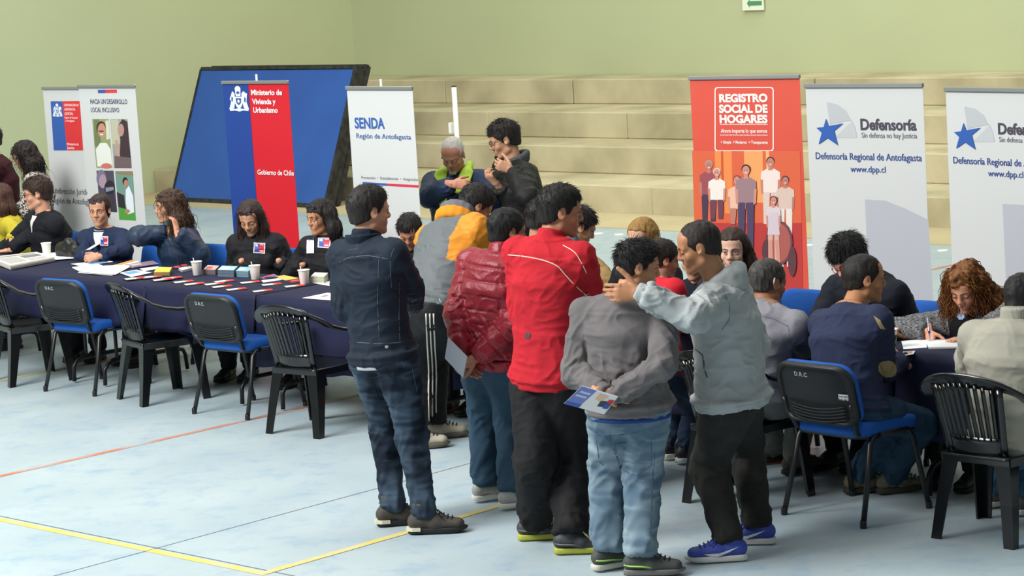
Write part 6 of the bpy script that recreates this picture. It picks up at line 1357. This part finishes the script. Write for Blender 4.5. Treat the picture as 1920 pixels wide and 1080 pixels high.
# 8 black softshell woman with badge, hair tied
p = official('woman with lanyard card and badge on black jacket, looking left', (601, 407), 11.66, 208, 232, 6, 'ad7858', SOFT, None, fem=True, sc=.98, arms={'R': ((tp(566, 515)+[0, .15, .05], (556, 488)), dict(pref=-ZZ)), 'L': ((tp(634, 517)+[0, .15, .05], (655, 490)), dict(pref=-ZZ))}, tk=dict(t=.026, neckup=.03, build=1.1))
p.hair('15100f', style='bob', n=2600, L=.12, front=.048, ptsextra=longhair(p, .15, .034, .012))
p.glasses(mat('sun_frame', '3a2024', .2), M_SUN, up=.09, fwd=-.02, name='sunglasses')
crest_badge(p, [(597, 446), (621, 446), (619, 466), (596, 464)])
Bk = bvh(p.jk); badge_plain(Bk, p.root, 583, 463, 14, 24, mat('card_white', 'e4e6ea', .4), 'name_card'); badge_plain(Bk, p.root, 583, 452, 5, 3, mat('card_photo', '8a3a34', .5), 'card_mark'); seam(Bk, [(590, 440), (586, 451)], .004, mat('lanyard_blue', '2a5ab0', .5), p.root, 'lanyard')
# behind the leaning man
p = official('dark haired person bent forward behind the leaning man in grey and orange', (768, 434), 11.75, 200, 190, 30, 'a8745a', fab('dark_top', '1c1e26'), '15100e', sc=.95, lids=True)
p = official('older woman with short grey blond hair facing the leaning man', (908, 441), 11.5, 215, 215, 8, 'c49478', fab('grey_top', '6a6670'), None, fem=True, sc=.96, brow='8a7460'); p.hair('8f8372', th=.016, front=.05, length=.03, col2='c8beaa')
# 15/16 person with light collar and grey knit sleeve behind the red jacket
p = official('dark haired person with light collar mostly hidden behind the bright red jacket', (1020, 412), 10.75, 55, 60, 14, 'a8745a', fab('grey_collar_top', '8d9097'), '14100f', sc=1.0, drop=.74, hk=dict(th=.013))
# tan jacket man with grey knit cuff
p = official('man in tan jacket with head bowed, face turned right behind the red jacket', (1086, 425), 11.45, 62, 78, 26, 'a87a60', fab('tan_jacket', '9c8052', 'a98c5e', nscale=9), '14100f', sc=1.0, lids=False, hk=dict(th=.014, length=.03, spike=.2), arms={'L': ((onv(1073, 470, 11.2), (1062, 530)), dict()), 'R': ((tp(1150, 560)+[0, .1, .05], (1136, 520)), dict(pref=-ZZ))}, tk=dict(t=.024, build=1.05))
a0 = p.arm['L']; MB().tube([a0[2]-(a0[2]-a0[1])*.3, a0[2], a0[2]+ZZ*.06, a0[2]+ZZ*.1+UV*.01, a0[2]+ZZ*.125+UV*.02], (.052, .05, .046, .034, .014), 12).build('knitted_cuff', fab('knit_grey_blue', '6a7580', '4a5560', nscale=60, bump=.8, bscale=200), p.root, True)
# blonde woman
p = official('blonde woman with glasses looking over the grey sweatshirt man’s head', (1204, 448), 11.3, 205, 218, 2, 'c4947a', fab('dark_blouse', '22242c'), None, fem=True, sc=.96); p.hair('a07c42', style='bob', n=2800, L=.11, front=.062, col2='6a4a26', th=.015, ptsextra=longhair(p, .12, .03, .012)); p.glasses(mat('glasses_black', '16141a', .3), fwd=-.002)
# black suit man between the two friends
p = official('man in dark suit behind the table, hidden between the two friends', (1304, 484), 11.35, 215, 215, 10, 'b48468', fab('dark_navy_suit', '141822'), '17110f', sc=1.0)
# brown haired woman
p = official('woman with long straight brown hair looking over the light grey hood', (1374, 468), 11.3, 192, 196, 4, 'c49a84', fab('dark_blouse2', '26222a'), None, fem=True, sc=1.0, back=.02); p.hair('2a1a14', **LH(L=.24, ptsextra=longhair(p, .36, .034, .006)))
# red glasses man
p = official('man in dark suit with red glasses leaning forward over the table', (1592, 486), 11.12, 222, 228, 30, 'c4937a', fab('suit_navy', '141821', '191e28'), None, sc=1.02, lids=True, roll=8, drop=.60, back=.34, arms={'R': ((tp(1560, 605)+[0, .1, .05], (1548, 575)), dict(pref=-ZZ)), 'L': ((tp(1650, 617)+[0, .1, .05], (1706, 590)), dict(pref=-ZZ))}, tk=dict(t=.028, build=1.1)); p.hair('161314', th=.018, front=.04, length=.034, top=.012, n=2600, spike=.25)
p.glasses(mat('glasses_red', 'a01c28', .3), fwd=-.003)
# curly writer
p = official('woman with curly auburn hair writing with a pen, tweed jacket', (1812, 540), 11.12, 214, 216, 24, 'c08468', mat('tweed', '15161a', .85, col2='8a8a8c', nscale=90, nmix=.9, contrast=.12, stretch=(1, 1, 3)), None, fem=True, sc=1.0, lids=True, drop=.58, back=.22, arms={'R': ((yat(1742, 622, 10.98)+ZZ*.0, (1738, 600)), dict(pref=-ZZ, hand=dict(d=(-.05, -.6, -.45), n=(.6, -.1, -.5), curl=.95))), 'L': ((yat(1822, 632, 11.0)+ZZ*.0, (1850, 610)), dict(pref=-ZZ, hand=dict(d=(-.95, -.1, -.05), n=-ZZ, curl=.3)))}, tk=dict(t=.024))
p.hair('1f120d', style='curly', n=4200, L=.2, curl=.7, front=.06, col2='a8682e', th=.018, ptsextra=longhair(p, .24, .042, .035, fwd_=-.015))
B = bvh(p.jk); patch(B, [(1772, 560), (1826, 556), (1832, 628), (1782, 632)], fab('black_blouse', '0e0f14'), p.root, 'blouse_front', 8, 8, .004); patch(B, [(1796, 586), (1810, 587), (1809, 600), (1796, 599)], mat('badge_blue', '9ab8e0', .4), p.root, 'round_badge', 6, 6, .008, mask=lambda a, b: (a-.5)**2+(b-.5)**2 < .25)
pe = yat(1741, 622, 10.9); pn = empty('pen', pe, 'silver blue pen held by the curly haired writer', 'pen'); MB().tube([yat(1744, 640, 10.88), yat(1742, 620, 10.9), yat(1739, 596, 10.92)], (.002, .0055, .005), 8).build('pen_barrel', mat('pen_silver', 'a8acb8', .3, .6), pn, True); MB().tube([yat(1742.5, 625, 10.895), yat(1741.6, 617, 10.905)], .0065, 8).build('grip', mat('pen_blue', '24307c', .5), pn, True)
# 18 older man in high visibility collar jacket
M_HV = fab('hi_vis', 'b4d64a', rough=.6)
p = official('older man with white hair in navy work jacket with yellow green collar lining', (849, 290), 12.75, 200, 196, 28, 'b47a62', fab('navy_shell', '1f2e4a', '263654', nscale=8, rough=.55), None, sc=1.02, stand=True, drop=.80, back=.0, lids=True, fk=dict(jaw=1.0, beard='b4aca4'), brow='b0a89c', arms={'R': ((yat(846, 345, 12.5), (804, 372)), dict(pref=-ZZ, hand=dict(d=(.85, -.1, -.1), n=(.1, .7, -.2), curl=.8))), 'L': ((yat(905, 380, 12.6), (925, 362)), dict(pref=-ZZ, hand=dict(d=(-.7, -.2, .2), n=(0, .8, 0), curl=.8)))}, tk=dict(t=.032, build=1.12))
p.hair('c4bcb4', th=.003, front=.075, length=.008, side=-.01, n=1800, col2='e0dcd6', nape=-.045)
for q in (-1, 1):
    a = p.N+p.up*.06-p.fr*.02+p.side*q*.07; S = SDF(); S.seg(a-p.fr*.05, p.N+p.side*q*.10+p.fr*.07, .03, .034, k=.02); S.seg(p.N+p.side*q*.10+p.fr*.07, p.N+p.side*q*.085+p.fr*.175-p.up*.13, (.05, .018), (.055, .014), side=p.side, k=.02)
    if q > 0: S.seg(p.N+p.side*q*.07+p.fr*.185-p.up*.1, p.N+p.side*.03+p.fr*.20-p.up*.28, (.045, .01), (.03, .01), side=p.side, k=.02)
    v, f = S.mesh(.006); mobj('collar_lining', v, f, M_HV, p.root)
S = SDF(); S.seg(p.N-p.fr*.06+p.up*.03, p.N+p.fr*.05+p.up*.0, (.085, .03), (.05, .02), side=p.side, k=.02); S.seg(p.N+p.fr*.05, p.N+p.fr*.13-p.up*.14, (.05, .02), (.035, .02), side=p.side); v, f = S.mesh(.008); mobj('dark_polo', v, f, fab('dark_polo', '22242a'), p.root)
# 19 black jacket man
p = official('bearded man in black jacket with grey collar, hand at his chest, facing left', (945, 262), 12.85, 250, 262, 14, 'b08064', fab('black_coat', '161616', '1d1d1c', rough=.6), None, sc=1.05, stand=True, drop=.80, back=-.0, fk=dict(beard='1c1614'), arms={'L': ((yat(962, 320, 12.7), (985, 362)), dict(pref=-ZZ, hand=dict(d=(-.75, 0, .35), n=(.2, .8, 0), curl=.9))), 'R': ((yat(934, 348, 12.7), (962, 375)), dict(pref=-ZZ, hand=dict(d=(-.5, -.3, .6), n=(.6, .5, 0), curl=1.1)))}, tk=dict(t=.034, build=1.1, hem=.2))
p.hair('18120f', th=.012, front=.048, length=.026, top=.01, n=2600, spike=.2); p.glasses(mat('glasses_fine', '6a6458', .3, .5))
S = SDF()
for a in np.linspace(-2.2, 2.2, 12):
    q = p.N+p.up*.05-p.fr*math.cos(a)*.09+p.side*math.sin(a)*.08-p.up*.04*(1-math.cos(a)); S.seg(q-p.up*.02, q+p.up*.02, .024, k=.02)
v, f = S.mesh(.007); mobj('grey_collar', v, f, fab('grey_fleece', '4a4c4c'), p.root)
# handbag beside the suit man
hb = onv(128, 478, 11.6); hb[2] = .0; r = empty('handbag', W(*uv(onv(128, 478, 11.52)), .76), 'black leather handbag on the table beside the man in black suit', 'bag')
S = SDF(); c = onv(128, 466, 11.42); c[2] = .80; S.seg(c-UV*.09, c+UV*.09, (.05, .075), side=VV, k=.02); S.seg(c-UV*.08+ZZ*.02, c+UV*.02+ZZ*.07, (.04, .04), side=VV, k=.03); v, f = S.mesh(.008); v = v+vnormals(v, f)*((noise(v*22)-.5)*.02)[:, None]; v[:, 2] = np.maximum(v[:, 2], .762); mobj('bag_body', v, f, mat('black_leather', '141312', .45, bump=.3, bscale=60), r)
MB().tube([c+UV*.0+ZZ*.08, c+UV*.04+ZZ*.16, c+UV*.1+ZZ*.17, c+UV*.13+ZZ*.05], .005, 6).build('strap', mat('black_leather', '141312'), r, True)
